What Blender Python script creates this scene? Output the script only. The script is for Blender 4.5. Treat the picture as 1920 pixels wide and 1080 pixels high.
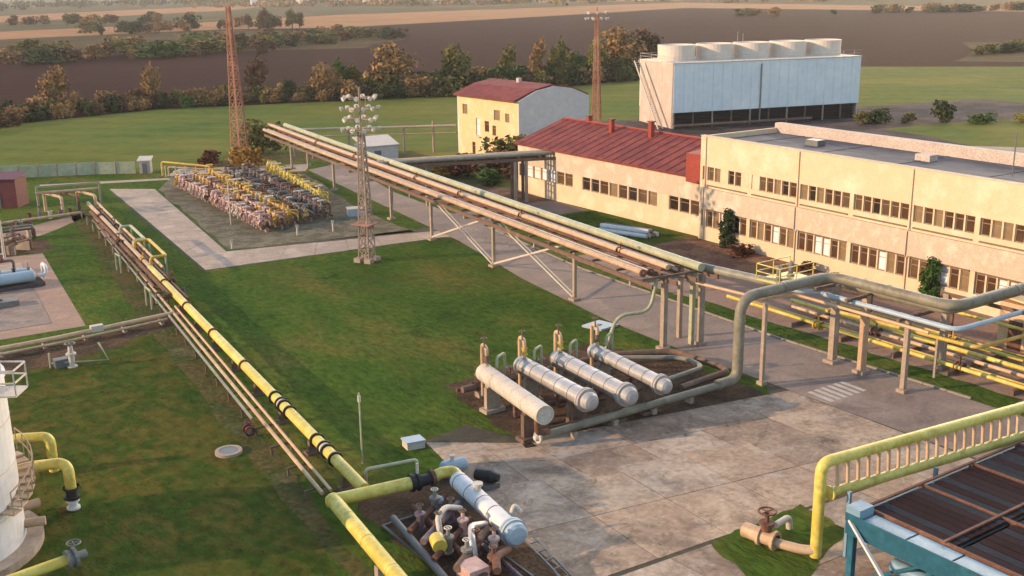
import bpy, math, random
from math import sin, cos, pi, radians as R, hypot, atan2
from mathutils import Vector, Matrix, Quaternion
import numpy as np
for o in list(bpy.data.objects): bpy.data.objects.remove(o)
S = bpy.context.scene
COL = S.collection
rng = random.Random(11)

# ------------------------------------------------------------------ camera
# metres; camera 25 m above the ground of the site, +Y runs along the pipe rack
YAW, PITCH, ROLL, FPX = R(34.4), math.atan(570/2050), R(0.8), 2050.0
F_ = Vector((sin(YAW)*cos(PITCH), cos(YAW)*cos(PITCH), -sin(PITCH)))
R0 = Vector((cos(YAW), -sin(YAW), 0)); U0 = R0.cross(F_)
RX = cos(ROLL)*R0 - sin(ROLL)*U0; UX = sin(ROLL)*R0 + cos(ROLL)*U0
cd = bpy.data.cameras.new('camera'); cam = bpy.data.objects.new('camera', cd); COL.objects.link(cam)
cam.matrix_world = Matrix(((RX.x, UX.x, -F_.x, 0), (RX.y, UX.y, -F_.y, 0), (RX.z, UX.z, -F_.z, 25), (0, 0, 0, 1)))
cd.sensor_width = 36; cd.lens = 36*FPX/1920; cd.clip_start = 0.5; cd.clip_end = 20000
S.camera = cam

# ------------------------------------------------------------------ sky, sun, exposure
SUN_EL, SUN_AZ = R(17), R(68)            # azimuth from +Y towards -X
w = bpy.data.worlds.new('World'); S.world = w; w.use_nodes = True
nt = w.node_tree; bg = nt.nodes['Background']
sk = nt.nodes.new('ShaderNodeTexSky'); sk.sky_type = 'NISHITA'; sk.sun_disc = False
sk.sun_elevation = SUN_EL; sk.sun_rotation = SUN_AZ; sk.altitude = 100; sk.dust_density = 2.0
nt.links.new(sk.outputs[0], bg.inputs[0]); bg.inputs[1].default_value = 0.15
sl = bpy.data.lights.new('sun', 'SUN'); sl.energy = 2.15; sl.angle = R(0.6); sl.color = (1.0, 0.70, 0.43)
so = bpy.data.objects.new('sun', sl); COL.objects.link(so); so.location = (0, 0, 80)
sd = Vector((-sin(SUN_AZ)*cos(SUN_EL), cos(SUN_AZ)*cos(SUN_EL), sin(SUN_EL)))
so.rotation_euler = sd.to_track_quat('Z', 'Y').to_euler()
S.view_settings.view_transform = 'Standard'; S.view_settings.look = 'None'
S.view_settings.gamma = 1; S.view_settings.use_curve_mapping = False
S.view_settings.exposure = 1.68
S.render.engine = 'CYCLES'

# ------------------------------------------------------------------ materials
def lin(h):
    h = h.lstrip('#'); c = [int(h[i:i+2], 16)/255 for i in (0, 2, 4)]
    return tuple((x/12.92 if x <= .04045 else ((x+.055)/1.055)**2.4) for x in c) + (1,)
def mixc(a, b, t): return tuple(a[i]*(1-t)+b[i]*t for i in range(4))
MATS = {}
# measured albedo corrections of the swatches, per channel
GAIN = dict(cream_render=(.86,.89,1.02), pebbledash=(1.02,1.05,1.06), house_render=(.86,.84,1.0), white_render=(.92,.86,.80), parapet_white=(.72,.70,.68), fan_stack=(.92,.9,.9),
    tower_end=(.74,.71,.69), tower_cladding=(1.2,1.08,.98), tank_paint=(.92,.88,.84), pale_paint=(.8,.8,.8), pipe_cream=(.84,.8,.76), pipe_pinkish=(.86,.83,.8), pipe_pale_green=(1.0,.93,.82),
    pipe_grey=(.9,.83,.75), concrete_post=(.9,.9,.9), aluminium_cladding=(.95,.9,.84), pale_blue_paint=(.8,.76,.74), ploughed_soil=(.36,.22,.19), stubble=(.85,.73,.68),
    field_grass=(.62,.72,.5), scrubland=(.6,.6,.5), far_land=(.6,.6,.55), lawn_grass=(.90,.82,.66), dry_lawn=(.92,.86,.66), yellow_pipe=(1.08,1.1,1.25), yard_concrete=(1.25,1.12,1.0), asphalt=(1.42,1.25,1.08),
    path_concrete=(1.12,1.03,.94), paving=(1.2,1.06,.96), mast_steel=(1.1,1.1,1.1), pale_teal_paint=(.85,.85,.85), slab_concrete_warm=(1.4,1.25,1.08), slab_concrete_grey=(1.4,1.25,1.08), slab_concrete_dark=(1.28,1.16,1.02),
    window_frame=(.6,.5,.45), louvre_dark=(.7,.7,.74), louvre_maroon=(.5,.6,.66), louvre_slate=(.8,.8,.85), teal_paint=(.8,.8,.85), red_roof=(.8,.66,.68))
def mat(name, cols=(), scale=1.0, detail=6, rough=0.8, metal=0.0, bump=0.0, bscale=None, fine=0.25, fscale=None,
        spec=0.3, stretch=(1, 1, 1), world=True, dist=0.0, lo=.3, hi=.7, stain=None):
    """noise blend through the given colours, plus fine speckle and bump"""
    m = bpy.data.materials.new(name); m.use_nodes = True; n = m.node_tree; N = n.nodes; L = n.links
    b = N['Principled BSDF']; b.inputs['Roughness'].default_value = rough; b.inputs['Metallic'].default_value = metal
    b.inputs['Specular IOR Level'].default_value = spec
    if world:
        g = N.new('ShaderNodeNewGeometry'); src = g.outputs['Position']
    else:
        g = N.new('ShaderNodeTexCoord'); src = g.outputs['Object']
    mp = N.new('ShaderNodeMapping'); mp.inputs['Scale'].default_value = stretch; L.new(src, mp.inputs[0]); v = mp.outputs[0]
    no = N.new('ShaderNodeTexNoise'); no.inputs['Scale'].default_value = scale; no.inputs['Detail'].default_value = detail
    no.inputs['Roughness'].default_value = .62; no.inputs['Distortion'].default_value = dist
    L.new(v, no.inputs['Vector'])
    cr = N.new('ShaderNodeValToRGB'); e = cr.color_ramp.elements
    gn = GAIN.get(name, (1,1,1)); cs = [c if not isinstance(c, str) else lin(c) for c in cols]
    cs = [tuple(c[i]*gn[i] for i in range(3))+(1,) for c in cs]
    if len(cs) == 1: cs = [cs[0], mixc(cs[0], (0, 0, 0, 1), .15)]
    e[0].position = lo; e[0].color = cs[0]; e[1].position = hi; e[1].color = cs[-1]
    for i, c in enumerate(cs[1:-1]):
        q = e.new(lo+(hi-lo)*(i+1)/(len(cs)-1)); q.color = c
    L.new(no.outputs['Fac'], cr.inputs[0]); out = cr.outputs[0]
    f2 = N.new('ShaderNodeTexNoise'); f2.inputs['Scale'].default_value = fscale or scale*14; f2.inputs['Detail'].default_value = 4
    L.new(v, f2.inputs['Vector'])
    if fine:
        mr = N.new('ShaderNodeMapRange'); mr.inputs[1].default_value = .3; mr.inputs[2].default_value = .7
        mr.inputs[3].default_value = 1-fine; mr.inputs[4].default_value = 1+fine
        L.new(f2.outputs['Fac'], mr.inputs[0])
        mx = N.new('ShaderNodeVectorMath'); mx.operation = 'SCALE'
        L.new(out, mx.inputs[0]); L.new(mr.outputs[0], mx.inputs['Scale']); out = mx.outputs[0]
    if stain:
        for si, (scol, ssc, amt, s0, s1) in enumerate(stain):
            sn = N.new('ShaderNodeTexNoise'); sn.inputs['Scale'].default_value = ssc; sn.inputs['Detail'].default_value = 9; sn.inputs['Roughness'].default_value = .68
            sn.inputs['Distortion'].default_value = .8
            of = N.new('ShaderNodeVectorMath'); of.inputs[1].default_value = (7.3*si+3, 1.7, 2.9); L.new(v, of.inputs[0]); L.new(of.outputs[0], sn.inputs['Vector'])
            sm_ = N.new('ShaderNodeMapRange'); sm_.inputs[1].default_value = s0; sm_.inputs[2].default_value = s1; sm_.inputs[4].default_value = amt
            L.new(sn.outputs['Fac'], sm_.inputs[0]); sx_ = N.new('ShaderNodeMix'); sx_.data_type = 'RGBA'
            L.new(sm_.outputs[0], sx_.inputs['Factor']); L.new(out, sx_.inputs['A']); sx_.inputs['B'].default_value = lin(scol); out = sx_.outputs['Result']
    L.new(out, b.inputs['Base Color'])
    if bump:
        bn = N.new('ShaderNodeBump'); bn.inputs['Strength'].default_value = 1; bn.inputs['Distance'].default_value = bump
        src2 = f2.outputs['Fac']
        if bscale:
            f3 = N.new('ShaderNodeTexNoise'); f3.inputs['Scale'].default_value = bscale; f3.inputs['Detail'].default_value = 5
            L.new(v, f3.inputs['Vector']); src2 = f3.outputs['Fac']
        L.new(src2, bn.inputs['Height']); L.new(bn.outputs[0], b.inputs['Normal'])
    MATS[name] = m; return m
def stripes(m, axis, freq, depth, color=None, amt=.5):
    """regular fine relief (corrugation, furrows) added onto a material"""
    n = m.node_tree; N = n.nodes; L = n.links; b = N['Principled BSDF']
    g = N.new('ShaderNodeNewGeometry'); wv = N.new('ShaderNodeTexWave'); wv.bands_direction = axis
    wv.inputs['Scale'].default_value = freq; wv.inputs['Distortion'].default_value = .6; wv.inputs['Detail'].default_value = 2
    L.new(g.outputs['Position'], wv.inputs['Vector'])
    bn = N.new('ShaderNodeBump'); bn.inputs['Distance'].default_value = depth
    L.new(wv.outputs['Fac'], bn.inputs['Height'])
    old = b.inputs['Normal'].links
    if old: L.new(old[0].from_socket, bn.inputs['Normal'])
    L.new(bn.outputs[0], b.inputs['Normal'])
    if color:
        o = b.inputs['Base Color'].links[0].from_socket
        mx = N.new('ShaderNodeMix'); mx.data_type = 'RGBA'; mu = N.new('ShaderNodeMath'); mu.operation = 'MULTIPLY'; mu.inputs[1].default_value = amt
        L.new(wv.outputs['Fac'], mu.inputs[0]); L.new(mu.outputs[0], mx.inputs['Factor']); L.new(o, mx.inputs['A']); mx.inputs['B'].default_value = lin(color)
        L.new(mx.outputs['Result'], b.inputs['Base Color'])
    return m

m_far = mat('far_land', spec=0.02, cols= ['#6b5c42', '#57533a', '#7a6548'], scale=.004, rough=1, fine=.3, fscale=.03, bump=0)
m_field = mat('field_grass', spec=0.02, cols= ['#4d5a30', '#5d6434', '#6a6536', '#55602f'], scale=.02, rough=1, fine=.18, fscale=.35, stretch=(1, 1.6, 1), bump=.05, stain=[('#6e6430', .015, .6, .5, .62), ('#3f5a2c', .03, .4, .52, .66)])
m_plough = stripes(mat('ploughed_soil', spec=0.02, cols= ['#3e2a25', '#4a302b', '#382824'], scale=.012, rough=1, fine=.2, fscale=.2, bump=.3, bscale=.3), 'DIAGONAL', .12, .15, '#3a2622', .35)
m_stub = mat('stubble', spec=0.02, cols= ['#8d6c50', '#9b7a58', '#7e6448'], scale=.01, rough=1, fine=.12, fscale=.1)
m_scrub = mat('scrubland', spec=0.02, cols= ['#4c4a2c', '#5d4d35', '#4a3a2e', '#56552f'], scale=.02, rough=1, fine=.3, fscale=.3)
m_lawn = mat('lawn_grass', spec=0.02, cols= ['#31491d', '#3c5521', '#475a25', '#595c2e', '#66582f'], scale=.10, detail=8, rough=1, fine=.3, fscale=1.5, stretch=(1.5, .8, 1), bump=.12, bscale=2.5, lo=.33, hi=.75, stain=[('#4a4420', .16, .55, .52, .66), ('#1c2c10', .5, .6, .56, .68), ('#6a5a2c', .45, .5, .62, .72)])
m_dry = mat('dry_lawn', spec=0.02, cols= ['#2b3f1a', '#34451c', '#4a4a24', '#31451b', '#524c27', '#374a1e', '#5f5028'], scale=.16, detail=8, rough=1, fine=.25, fscale=1.2, stretch=(1.3,.8,1), bump=.1, bscale=2.0)
m_rough = mat('rough_grass', spec=0.02, cols= ['#4b4e2b', '#55482b', '#3c4423', '#63573c'], scale=.25, rough=1, fine=.35, fscale=3, bump=.1)
m_conc = mat('yard_concrete', ['#8a7b6c', '#7b6c60', '#94877a', '#6e6055'], .22, detail=9, rough=.9, fine=.16, fscale=3.5, bump=.01, stretch=(1, .75, 1))
m_concs = [mat('slab_concrete_%s' % k, [a, b, c, d], .2, detail=9, rough=.9, fine=.2, fscale=3.0, bump=.012, stain=[('#453a30', .3, .6, .51, .66), ('#aa9d8e', .55, .5, .54, .68), ('#2a241f', 1.5, .5, .58, .70), ('#4f4a2c', .8, .6, .58, .68), ('#b8ab9c', 4.0, .4, .58, .66)]) for k, (a, b, c, d) in
           dict(warm=('#877666', '#7a6a5c', '#8f8171', '#65574b'), grey=('#85796d', '#75695f', '#8e8377', '#6d6055'), dark=('#7b6a5c', '#6f5f53', '#857667', '#5c4f45')).items()]
m_path = mat('path_concrete', ['#98897b', '#877a6d', '#a39587'], .3, detail=8, rough=.9, fine=.15, fscale=4, bump=.01, stain=[('#55493d', .4, .5, .54, .7), ('#4f4a2c', 1.1, .5, .6, .72)])
m_road = mat('asphalt', ['#71665f', '#655c57', '#7b7068'], .18, detail=8, rough=.92, fine=.14, fscale=5, bump=.008, stain=[('#4a423c', .3, .5, .52, .68), ('#8b7f74', .7, .4, .58, .72)])
m_joint = mat('joint_earth', ['#4a4033', '#3d372b', '#504a30'], .8, rough=1)
m_gravel = mat('gravel', spec=0.02, cols= ['#6a6252', '#5a5443', '#756c5a', '#504d38'], scale=.5, rough=1, fine=.4, fscale=7, bump=.05)
m_soil = mat('soil', spec=0.02, cols= ['#4c3a2d', '#574434', '#42352a', '#46402f'], scale=.35, rough=1, fine=.35, fscale=5, bump=.08)
m_bed = mat('bed_earth', spec=0.02, cols=['#77594a', '#6a4c3c', '#84654f', '#6c5f3c'], scale=.4, rough=1, fine=.3, fscale=4, bump=.06)
m_pave = mat('paving', ['#85705f', '#78665a', '#8d7866'], .3, detail=8, rough=.92, fine=.16, fscale=4, bump=.01)
m_dark = mat('dark_ground', spec=0.02, cols= ['#4b4240', '#564a47', '#3f3836', '#5b5038'], scale=.12, rough=1, fine=.25, fscale=2)
stripes(m_field, 'DIAGONAL', .05, .02, '#6a6a38', .18)
stripes(m_stub, 'X', .03, .02, '#6e5640', .25)
m_white = mat('road_paint', ['#b5aa9c', '#9d9184'], 1.2, rough=.9)
m_kerb = mat('kerb_stone', ['#8a7d6f', '#786c60'], .8, rough=.9)

m_cream = mat('cream_render', ['#d6b98d', '#cfae82', '#dcc39b'], .35, detail=8, rough=.92, fine=.05, fscale=6, stain=[('#a88a66', .7, .22, .56, .72)])
m_band = mat('pebbledash', ['#b9a38c', '#ab967f', '#c4b099'], .6, rough=.95, fine=.14, fscale=9, bump=.03)
m_hcream = mat('house_render', ['#dcc088', '#d2b277', '#e2c995'], .4, rough=.92, fine=.06)
m_hwhite = mat('white_render', ['#c9c2bd', '#bdb5b1', '#d0cac5'], .3, rough=.92, fine=.05, fscale=3)
m_core = mat('dark_interior', ['#2a2622'], 1, rough=.9)
m_frame = mat('window_frame', ['#b5a48c', '#a4927b'], 2, rough=.7)
m_sill = mat('window_sill', ['#6f5f50', '#5f5145'], 2, rough=.8)
def glass(name, c, rough=.12):
    m = mat(name, [c], .6, rough=rough, spec=.6, fine=.25, fscale=.9); return m
m_glass = [glass('pane_brown', '#4a3423'), glass('pane_dark', '#2d231d'), glass('pane_umber', '#5c4630')]
m_blind = mat('pale_blind', ['#d2cdc9', '#c2bcb9'], 1.5, rough=.6)
m_tanpane = mat('tan_blind', ['#7a6244', '#6b5539'], 1.5, rough=.6)
m_red = stripes(mat('red_roof', ['#7b332a', '#6d2c25', '#87402f', '#5f2722'], .5, detail=9, rough=.8, fine=.2, fscale=4), 'Y', 1.3, .04)
m_redp = mat('red_paint', ['#8a3527', '#7b2f24'], .7, rough=.7)
m_roof = mat('bitumen_roof', ['#4f4b4b', '#5b5757', '#434145', '#625d5a'], .18, detail=9, rough=.9, fine=.2, fscale=2.5, stretch=(1, .35, 1))
m_par = mat('parapet_white', ['#c9b8ab', '#bba99c'], .5, rough=.9)
m_cool = stripes(mat('tower_cladding', ['#bfc6c8', '#b7c0c4', '#c6cacb'], .10, rough=.6, fine=.05, fscale=1), 'X', .35, .012)
m_coolend = mat('tower_end', ['#cdbfb3', '#c2ae9f', '#d4c8bd'], .3, rough=.85, fine=.08)
m_stack = mat('fan_stack', ['#cdbfae', '#c2b3a0'], .4, rough=.8, fine=.07)
m_black = mat('black_paint', ['#1c1a19', '#262220'], 2, rough=.6)
m_louv = mat('louvre_dark', ['#2c2422', '#38292a', '#272728'], .9, rough=.95, spec=.04)

m_pipe_cream = mat('pipe_cream', ['#c8aa86', '#bd9c7a', '#cdb390'], .5, rough=.5, fine=.1, fscale=3, stain=[('#7a5f48', .9, .5, .55, .72)])
m_pipe_pink = mat('pipe_pinkish', ['#bd9f80', '#ad8e70', '#c8ad8c'], .5, rough=.55, fine=.12, fscale=3, stain=[('#6d4b3c', .9, .5, .55, .72)])
m_pipe_green = mat('pipe_pale_green', ['#9fa188', '#92947b', '#aba993'], .4, rough=.5, fine=.1, fscale=3, stain=[('#6a5f4c', .9, .5, .55, .72)])
m_pipe_grey = mat('pipe_grey', ['#85867a', '#77776c', '#8f8d80'], .5, rough=.5, fine=.12, fscale=3, stain=[('#5c5044', .9, .5, .55, .72)])
m_loop = mat('loop_pipe_shaded', ['#7d7460', '#6f6754', '#877d69'], .5, rough=.55, fine=.12, fscale=3, stain=[('#4d4032', .8, .6, .52, .7)])  # grey-tan pipe colour, with the shade of the overhead run put into it
m_rust = mat('rusty_steel', ['#6b4532', '#57382a', '#7a5540'], 1.2, rough=.85, fine=.25, fscale=8)
m_brown = mat('brown_steel', ['#6e5544', '#5e483a', '#79604d'], 1, rough=.8, fine=.2)
m_post = mat('concrete_post', ['#a08c78', '#93806d', '#ac9a86'], .9, rough=.9, fine=.12, fscale=8)
m_pale = mat('pale_paint', ['#c9bba9', '#bdae9c'], 1, rough=.6, stain=[('#80705e', .9, .5, .55, .72)])
m_yellow = mat('yellow_pipe', ['#b8a13d', '#ad9438', '#bfab50', '#9c8432'], .6, detail=8, rough=.42, fine=.12, fscale=5, stain=[('#86703a', .7, .4, .55, .72), ('#5f4426', 2.2, .55, .62, .74)])
m_ochre = mat('ochre_pipe', ['#c4a040', '#b08a38', '#c9ac5a'], .6, rough=.5, fine=.12, fscale=5)
m_orange = mat('orange_valve', ['#c29c4a', '#b48a3e', '#caab5c'], .8, rough=.55, fine=.15)
m_pinkv = mat('pink_valve', ['#b8978a', '#a88477', '#c7ab9f'], .8, rough=.55, fine=.15)
m_mauve = mat('mauve_valve', ['#6e5c5e', '#5d4d50', '#7c6a69'], .8, rough=.6, fine=.2)
m_greyv = mat('grey_valve', ['#7a7369', '#696259', '#857e73'], .8, rough=.6, fine=.2)
m_silver = mat('aluminium_cladding', ['#b9b5b1', '#aba6a2', '#c2bfbb'], .6, rough=.38, metal=.55, fine=.06, fscale=4, stain=[('#7d736a', .9, .5, .55, .72)])
m_head = mat('pale_head', ['#a39c95', '#948d86'], .8, rough=.5, metal=.2, fine=.1)
m_bluew = mat('pale_blue_paint', ['#a9b8be', '#9aabb3'], .7, rough=.45, fine=.08)
m_tank = mat('tank_paint', ['#cfcdcb', '#c4c2c1'], .25, rough=.5, fine=.05, fscale=3, stain=[('#8f8678', .9, .5, .55, .72)])
m_teal = mat('teal_paint', ['#1f5a68', '#1a4f5d', '#2a6672'], .7, rough=.5, fine=.15, fscale=4)
m_tealp = mat('pale_teal_paint', ['#7f9aa6', '#6f8b99', '#8aa3ad'], .8, rough=.5, fine=.1)
m_maroon = mat('maroon_paint', ['#5a2326', '#4f1f22'], .8, rough=.6)
m_steel = mat('dull_steel', ['#6d6a66', '#5d5a57'], 1, rough=.5, metal=.3, fine=.15)
m_mast = mat('mast_steel', ['#8d5f4a', '#7d523f', '#9a6e58'], .4, rough=.8, fine=.15)
m_mastg = mat('mast_grey', ['#877568', '#78675b', '#937f70'], .4, rough=.8, fine=.15)
m_tan = mat('tan_cladding', ['#c29e78', '#b38e6a'], .8, rough=.8)
m_lamp = mat('lamp_glass', ['#cfc9c2'], 2, rough=.3)
m_bark = mat('bark', ['#4a3a2c', '#3c3025'], 2, rough=1)
LEAF = {}
for k, c in dict(tan=['#8f6f45', '#7a5c38', '#a07f50'], olive=['#665e2c', '#544f26', '#786c38'], dark=['#34401f', '#2a351b', '#444a26'],
                 brown=['#664a32', '#523c29', '#775839'], yellow=['#7d7430', '#6f692c', '#8c8040'], green=['#3b5421', '#33491c', '#486128'],
                 amber=['#a0742c', '#8d6428', '#b08638'], rust=['#57301f', '#48281b', '#653c28']).items():
    LEAF[k] = mat('leaf_'+k, c, .35, rough=.9, fine=.35, fscale=1.6, spec=.15)

# ------------------------------------------------------------------ mesh builder
class MB:
    def __init__(s): s.v = []; s.f = []; s.sm = []
    def add(s, vs, fs, smooth=False):
        o = len(s.v); s.v += [tuple(v) for v in vs]; s.f += [tuple(i+o for i in f) for f in fs]; s.sm += [smooth]*len(fs); return s
    def box(s, x0, x1, y0, y1, z0, z1):
        return s.add([(x0,y0,z0),(x1,y0,z0),(x1,y1,z0),(x0,y1,z0),(x0,y0,z1),(x1,y0,z1),(x1,y1,z1),(x0,y1,z1)],
                     [(3,2,1,0),(4,5,6,7),(0,1,5,4),(1,2,6,5),(2,3,7,6),(3,0,4,7)])
    def cbox(s, x, y, z, dx, dy, dz): return s.box(x-dx/2, x+dx/2, y-dy/2, y+dy/2, z, z+dz)
    def bar(s, p, q, a=.1, b=None):
        p = Vector(p); q = Vector(q); d = q-p
        if d.length < 1e-6: return s
        d.normalize(); b = b or a
        u = d.cross(Vector((0,0,1)))
        if u.length < .05: u = Vector((1,0,0))
        u.normalize(); w_ = u.cross(d).normalized()
        vs = []
        for c in (p, q):
            for i, j in ((-1,-1),(1,-1),(1,1),(-1,1)): vs.append(c+u*(a/2*i)+w_*(b/2*j))
        return s.add(vs, [(3,2,1,0),(4,5,6,7),(0,1,5,4),(1,2,6,5),(2,3,7,6),(3,0,4,7)])
    def tube(s, pts, r, n=10, fil=0.0, cap=True):
        P = [Vector(p) for p in pts]
        if fil and len(P) > 2:
            Q = [P[0]]
            for i in range(1, len(P)-1):
                a = (P[i-1]-P[i]); b = (P[i+1]-P[i]); t = min(fil, a.length*.48, b.length*.48)
                A = P[i]+a.normalized()*t; B = P[i]+b.normalized()*t
                for k in range(6):
                    u = k/5; Q.append(A*(1-u)**2+P[i]*2*u*(1-u)+B*u*u)
            Q.append(P[-1]); P = Q
        rr = r if isinstance(r, (list, tuple)) else [r]*len(P)
        t0 = (P[1]-P[0]).normalized(); u = t0.cross(Vector((0,0,1)))
        if u.length < .05: u = Vector((1,0,0))
        u.normalize(); vs = []
        for i, p in enumerate(P):
            if i == 0: t = t0
            elif i == len(P)-1: t = (P[i]-P[i-1]).normalized()
            else:
                t = ((P[i]-P[i-1]).normalized()+(P[i+1]-P[i]).normalized())
                t = t.normalized() if t.length > 1e-5 else (P[i]-P[i-1]).normalized()
            u = (u - t*u.dot(t)).normalized(); w_ = t.cross(u)
            for k in range(n):
                a = 2*pi*k/n; vs.append(p+(u*cos(a)+w_*sin(a))*rr[i])
        fs = []
        for i in range(len(P)-1):
            for k in range(n):
                a = i*n+k; b = i*n+(k+1) % n; fs.append((a, b, b+n, a+n))
        s.add(vs, fs, True)
        if cap:
            m = len(P)-1
            s.add([vs[k] for k in range(n)], [tuple(reversed(range(n)))]); s.add([vs[m*n+k] for k in range(n)], [tuple(range(n))])
        return s
    def lathe(s, p, d, prof, n=16):
        """prof: (distance along d, radius)"""
        p = Vector(p); d = Vector(d).normalized()
        pts = [p+d*t for t, r in prof]; u = d.cross(Vector((0,0,1)))
        if u.length < .05: u = Vector((1,0,0))
        u.normalize(); w_ = d.cross(u); vs = []
        for c, (t, r) in zip(pts, prof):
            for k in range(n):
                a = 2*pi*k/n; vs.append(c+(u*cos(a)+w_*sin(a))*max(r, .001))
        fs = [(i*n+k, i*n+(k+1) % n, (i+1)*n+(k+1) % n, (i+1)*n+k) for i in range(len(prof)-1) for k in range(n)]
        s.add(vs, fs, False)
        return s
    def prism(s, poly, z0, z1):
        n = len(poly); a = sum(poly[i][0]*poly[(i+1)%n][1]-poly[(i+1)%n][0]*poly[i][1] for i in range(n))
        if a < 0: poly = poly[::-1]
        vs = [(x,y,z0) for x,y in poly]+[(x,y,z1) for x,y in poly]
        return s.add(vs, [tuple(reversed(range(n))), tuple(range(n,2*n))]+[(i,(i+1)%n,(i+1)%n+n,i+n) for i in range(n)])
    def wheel(s, c, r, t=.03, n=10):
        c = Vector(c); pts = [(c.x+r*cos(2*pi*k/n), c.y+r*sin(2*pi*k/n), c.z) for k in range(n+1)]
        s.tube(pts, t, 5, cap=False)
        for k in range(2):
            a = pi*k/2; s.bar((c.x-r*cos(a), c.y-r*sin(a), c.z), (c.x+r*cos(a), c.y+r*sin(a), c.z), t)
        return s
    def mesh(s, name, m, off=(0,0,0)):
        me = bpy.data.meshes.new(name)
        ox, oy, oz = off
        me.from_pydata([(x-ox, y-oy, z-oz) for x, y, z in s.v], [], s.f)
        me.polygons.foreach_set('use_smooth', s.sm); me.materials.append(m); me.update(); return me
    def build(s, name, m, parent=None, local=False, loc=None):
        """world-space vertices unless local; a top-level object gets its origin at loc"""
        off = (0,0,0)
        if not local:
            if parent is not None: off = world_loc(parent)
            elif loc is not None: off = loc
        o = bpy.data.objects.new(name, s.mesh(name, m, off)); COL.objects.link(o)
        if parent is not None: o.parent = parent
        elif loc is not None: o.location = loc
        return o
def world_loc(o):
    l = Vector((0,0,0))
    while o is not None: l += o.location; o = o.parent
    return tuple(l)
def thing(name, label, cat, loc, rz=0, group=None):
    o = bpy.data.objects.new(name, None); o.empty_display_size = .5; COL.objects.link(o); o.location = loc; o.rotation_euler = (0,0,rz)
    o['label'] = label; o['category'] = cat
    if group: o['group'] = group
    return o
def tag(o, label, cat, group=None):
    o['label'] = label; o['category'] = cat
    if group: o['group'] = group
    return o
def place(name, me, parent, loc=(0,0,0), rz=0, m=None, sc=None):
    o = bpy.data.objects.new(name, me); COL.objects.link(o); o.parent = parent; o.location = loc; o.rotation_euler = (0,0,rz)
    if sc: o.scale = sc
    if m is not None:
        o.material_slots[0].link = 'OBJECT'; o.material_slots[0].material = m
    return o
def copy_tree(o, parent=None):
    c = o.copy(); COL.objects.link(c)
    if parent is not None: c.parent = parent
    for ch in list(o.children): copy_tree(ch, c)
    return c
def sheet(name, poly, z, m, parent=None, kind='structure'):
    n = len(poly); a = sum(poly[i][0]*poly[(i+1)%n][1]-poly[(i+1)%n][0]*poly[i][1] for i in range(n))
    if a < 0: poly = poly[::-1]
    me = bpy.data.meshes.new(name); me.from_pydata([(x,y,z) for x,y in poly], [], [tuple(range(n))]); me.materials.append(m)
    o = bpy.data.objects.new(name, me); COL.objects.link(o)
    if parent: o.parent = parent
    if kind: o['kind'] = kind
    return o
def wob(pts, step=6, amp=.5, seed=1):
    """subdivide and roughen a closed outline (soft natural edges)"""
    r = random.Random(seed); out = []
    for i in range(len(pts)):
        a = pts[i]; b = pts[(i+1) % len(pts)]; L = hypot(b[0]-a[0], b[1]-a[1]); k = max(1, min(60, int(L/step)))
        for j in range(k):
            t = j/k; out.append((a[0]+(b[0]-a[0])*t+(r.uniform(-amp, amp) if j else 0), a[1]+(b[1]-a[1])*t+(r.uniform(-amp, amp) if j else 0)))
    return out

# ------------------------------------------------------------------ ground
Z = .004
sheet('terrain', [(-6000,-600),(7000,-600),(7000,9000),(-6000,9000)], 0, m_far)
sheet('stubble_field', wob([(-400,560),(114,650),(253,684),(312,645),(512,715),(770,818),(789,480),(1100,230),(2400,-300),(2900,-200),(1250,330),(905,600),(965,1030),(702,985),(453,935),(315,848),(137,775),(-400,700)], 60, 4, 2), 1*Z, m_stub)
sheet('stubble_field', wob([(-500,800),(180,1009),(461,1250),(620,1500),(545,1560),(227,1270),(-500,1050)], 80, 6, 3), 1*Z, m_stub)
sheet('stubble_field', wob([(900,1250),(1500,900),(1700,1100),(1100,1500)], 80, 6, 5), 1*Z, m_stub)
NEAR = [(-300,262),(-60,243),(38.7,231),(72,238.5),(134,221),(195,223),(272,213),(304,181),(390,70),(480,-80)]
sheet('ploughed_field', wob(NEAR+[(2400,-420),(1100,215),(789,472),(770,808),(512,709),(312,640),(253,679),(114,643),(-400,555)], 40, 1.5, 4), 2*Z, m_plough)
sheet('scrubland', wob([(-300,420),(84,474),(167,440),(215,420),(262,470),(285,560),(253,670),(114,640),(-300,560)], 30, 6, 6), 3*Z, m_scrub)
sheet('grassy_bank', wob([(309,207),(345,225),(405,268),(470,220),(600,90),(560,60),(420,120),(330,178)], 20, 2, 7), 3*Z, m_scrub)
sheet('grass_field', wob([(-300,-80)]+[(-300,262)]+NEAR[1:]+[(480,-80)], 20, .8, 8), 1*Z, m_field)
sheet('rough_ground', wob([(-40,164),(23,164.5),(44,156),(66,163),(84,150),(84,118),(66,112),(30,138),(-40,150)], 5, .8, 9), 2*Z, m_rough)
sheet('lawn', wob([(-60,-10),(62,-10),(62,40),(59.2,75),(65,112),(68,150),(45,156),(24,164),(-60,150)], 8, .3, 10), 3*Z, m_lawn)
sheet('dark_ground', wob([(86,30),(88,118),(104,118),(104,126),(124,141),(128,160),(160,150),(215,138),(215,108),(180,116),(160,120),(153,90),(190,30)], 8, 1, 12), 2*Z, m_dark)
sheet('service_road', [(122,139),(124,153),(119,160),(104,160),(103,150),(110,128),(152,84),(160,90)], 3*Z, m_road)

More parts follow.
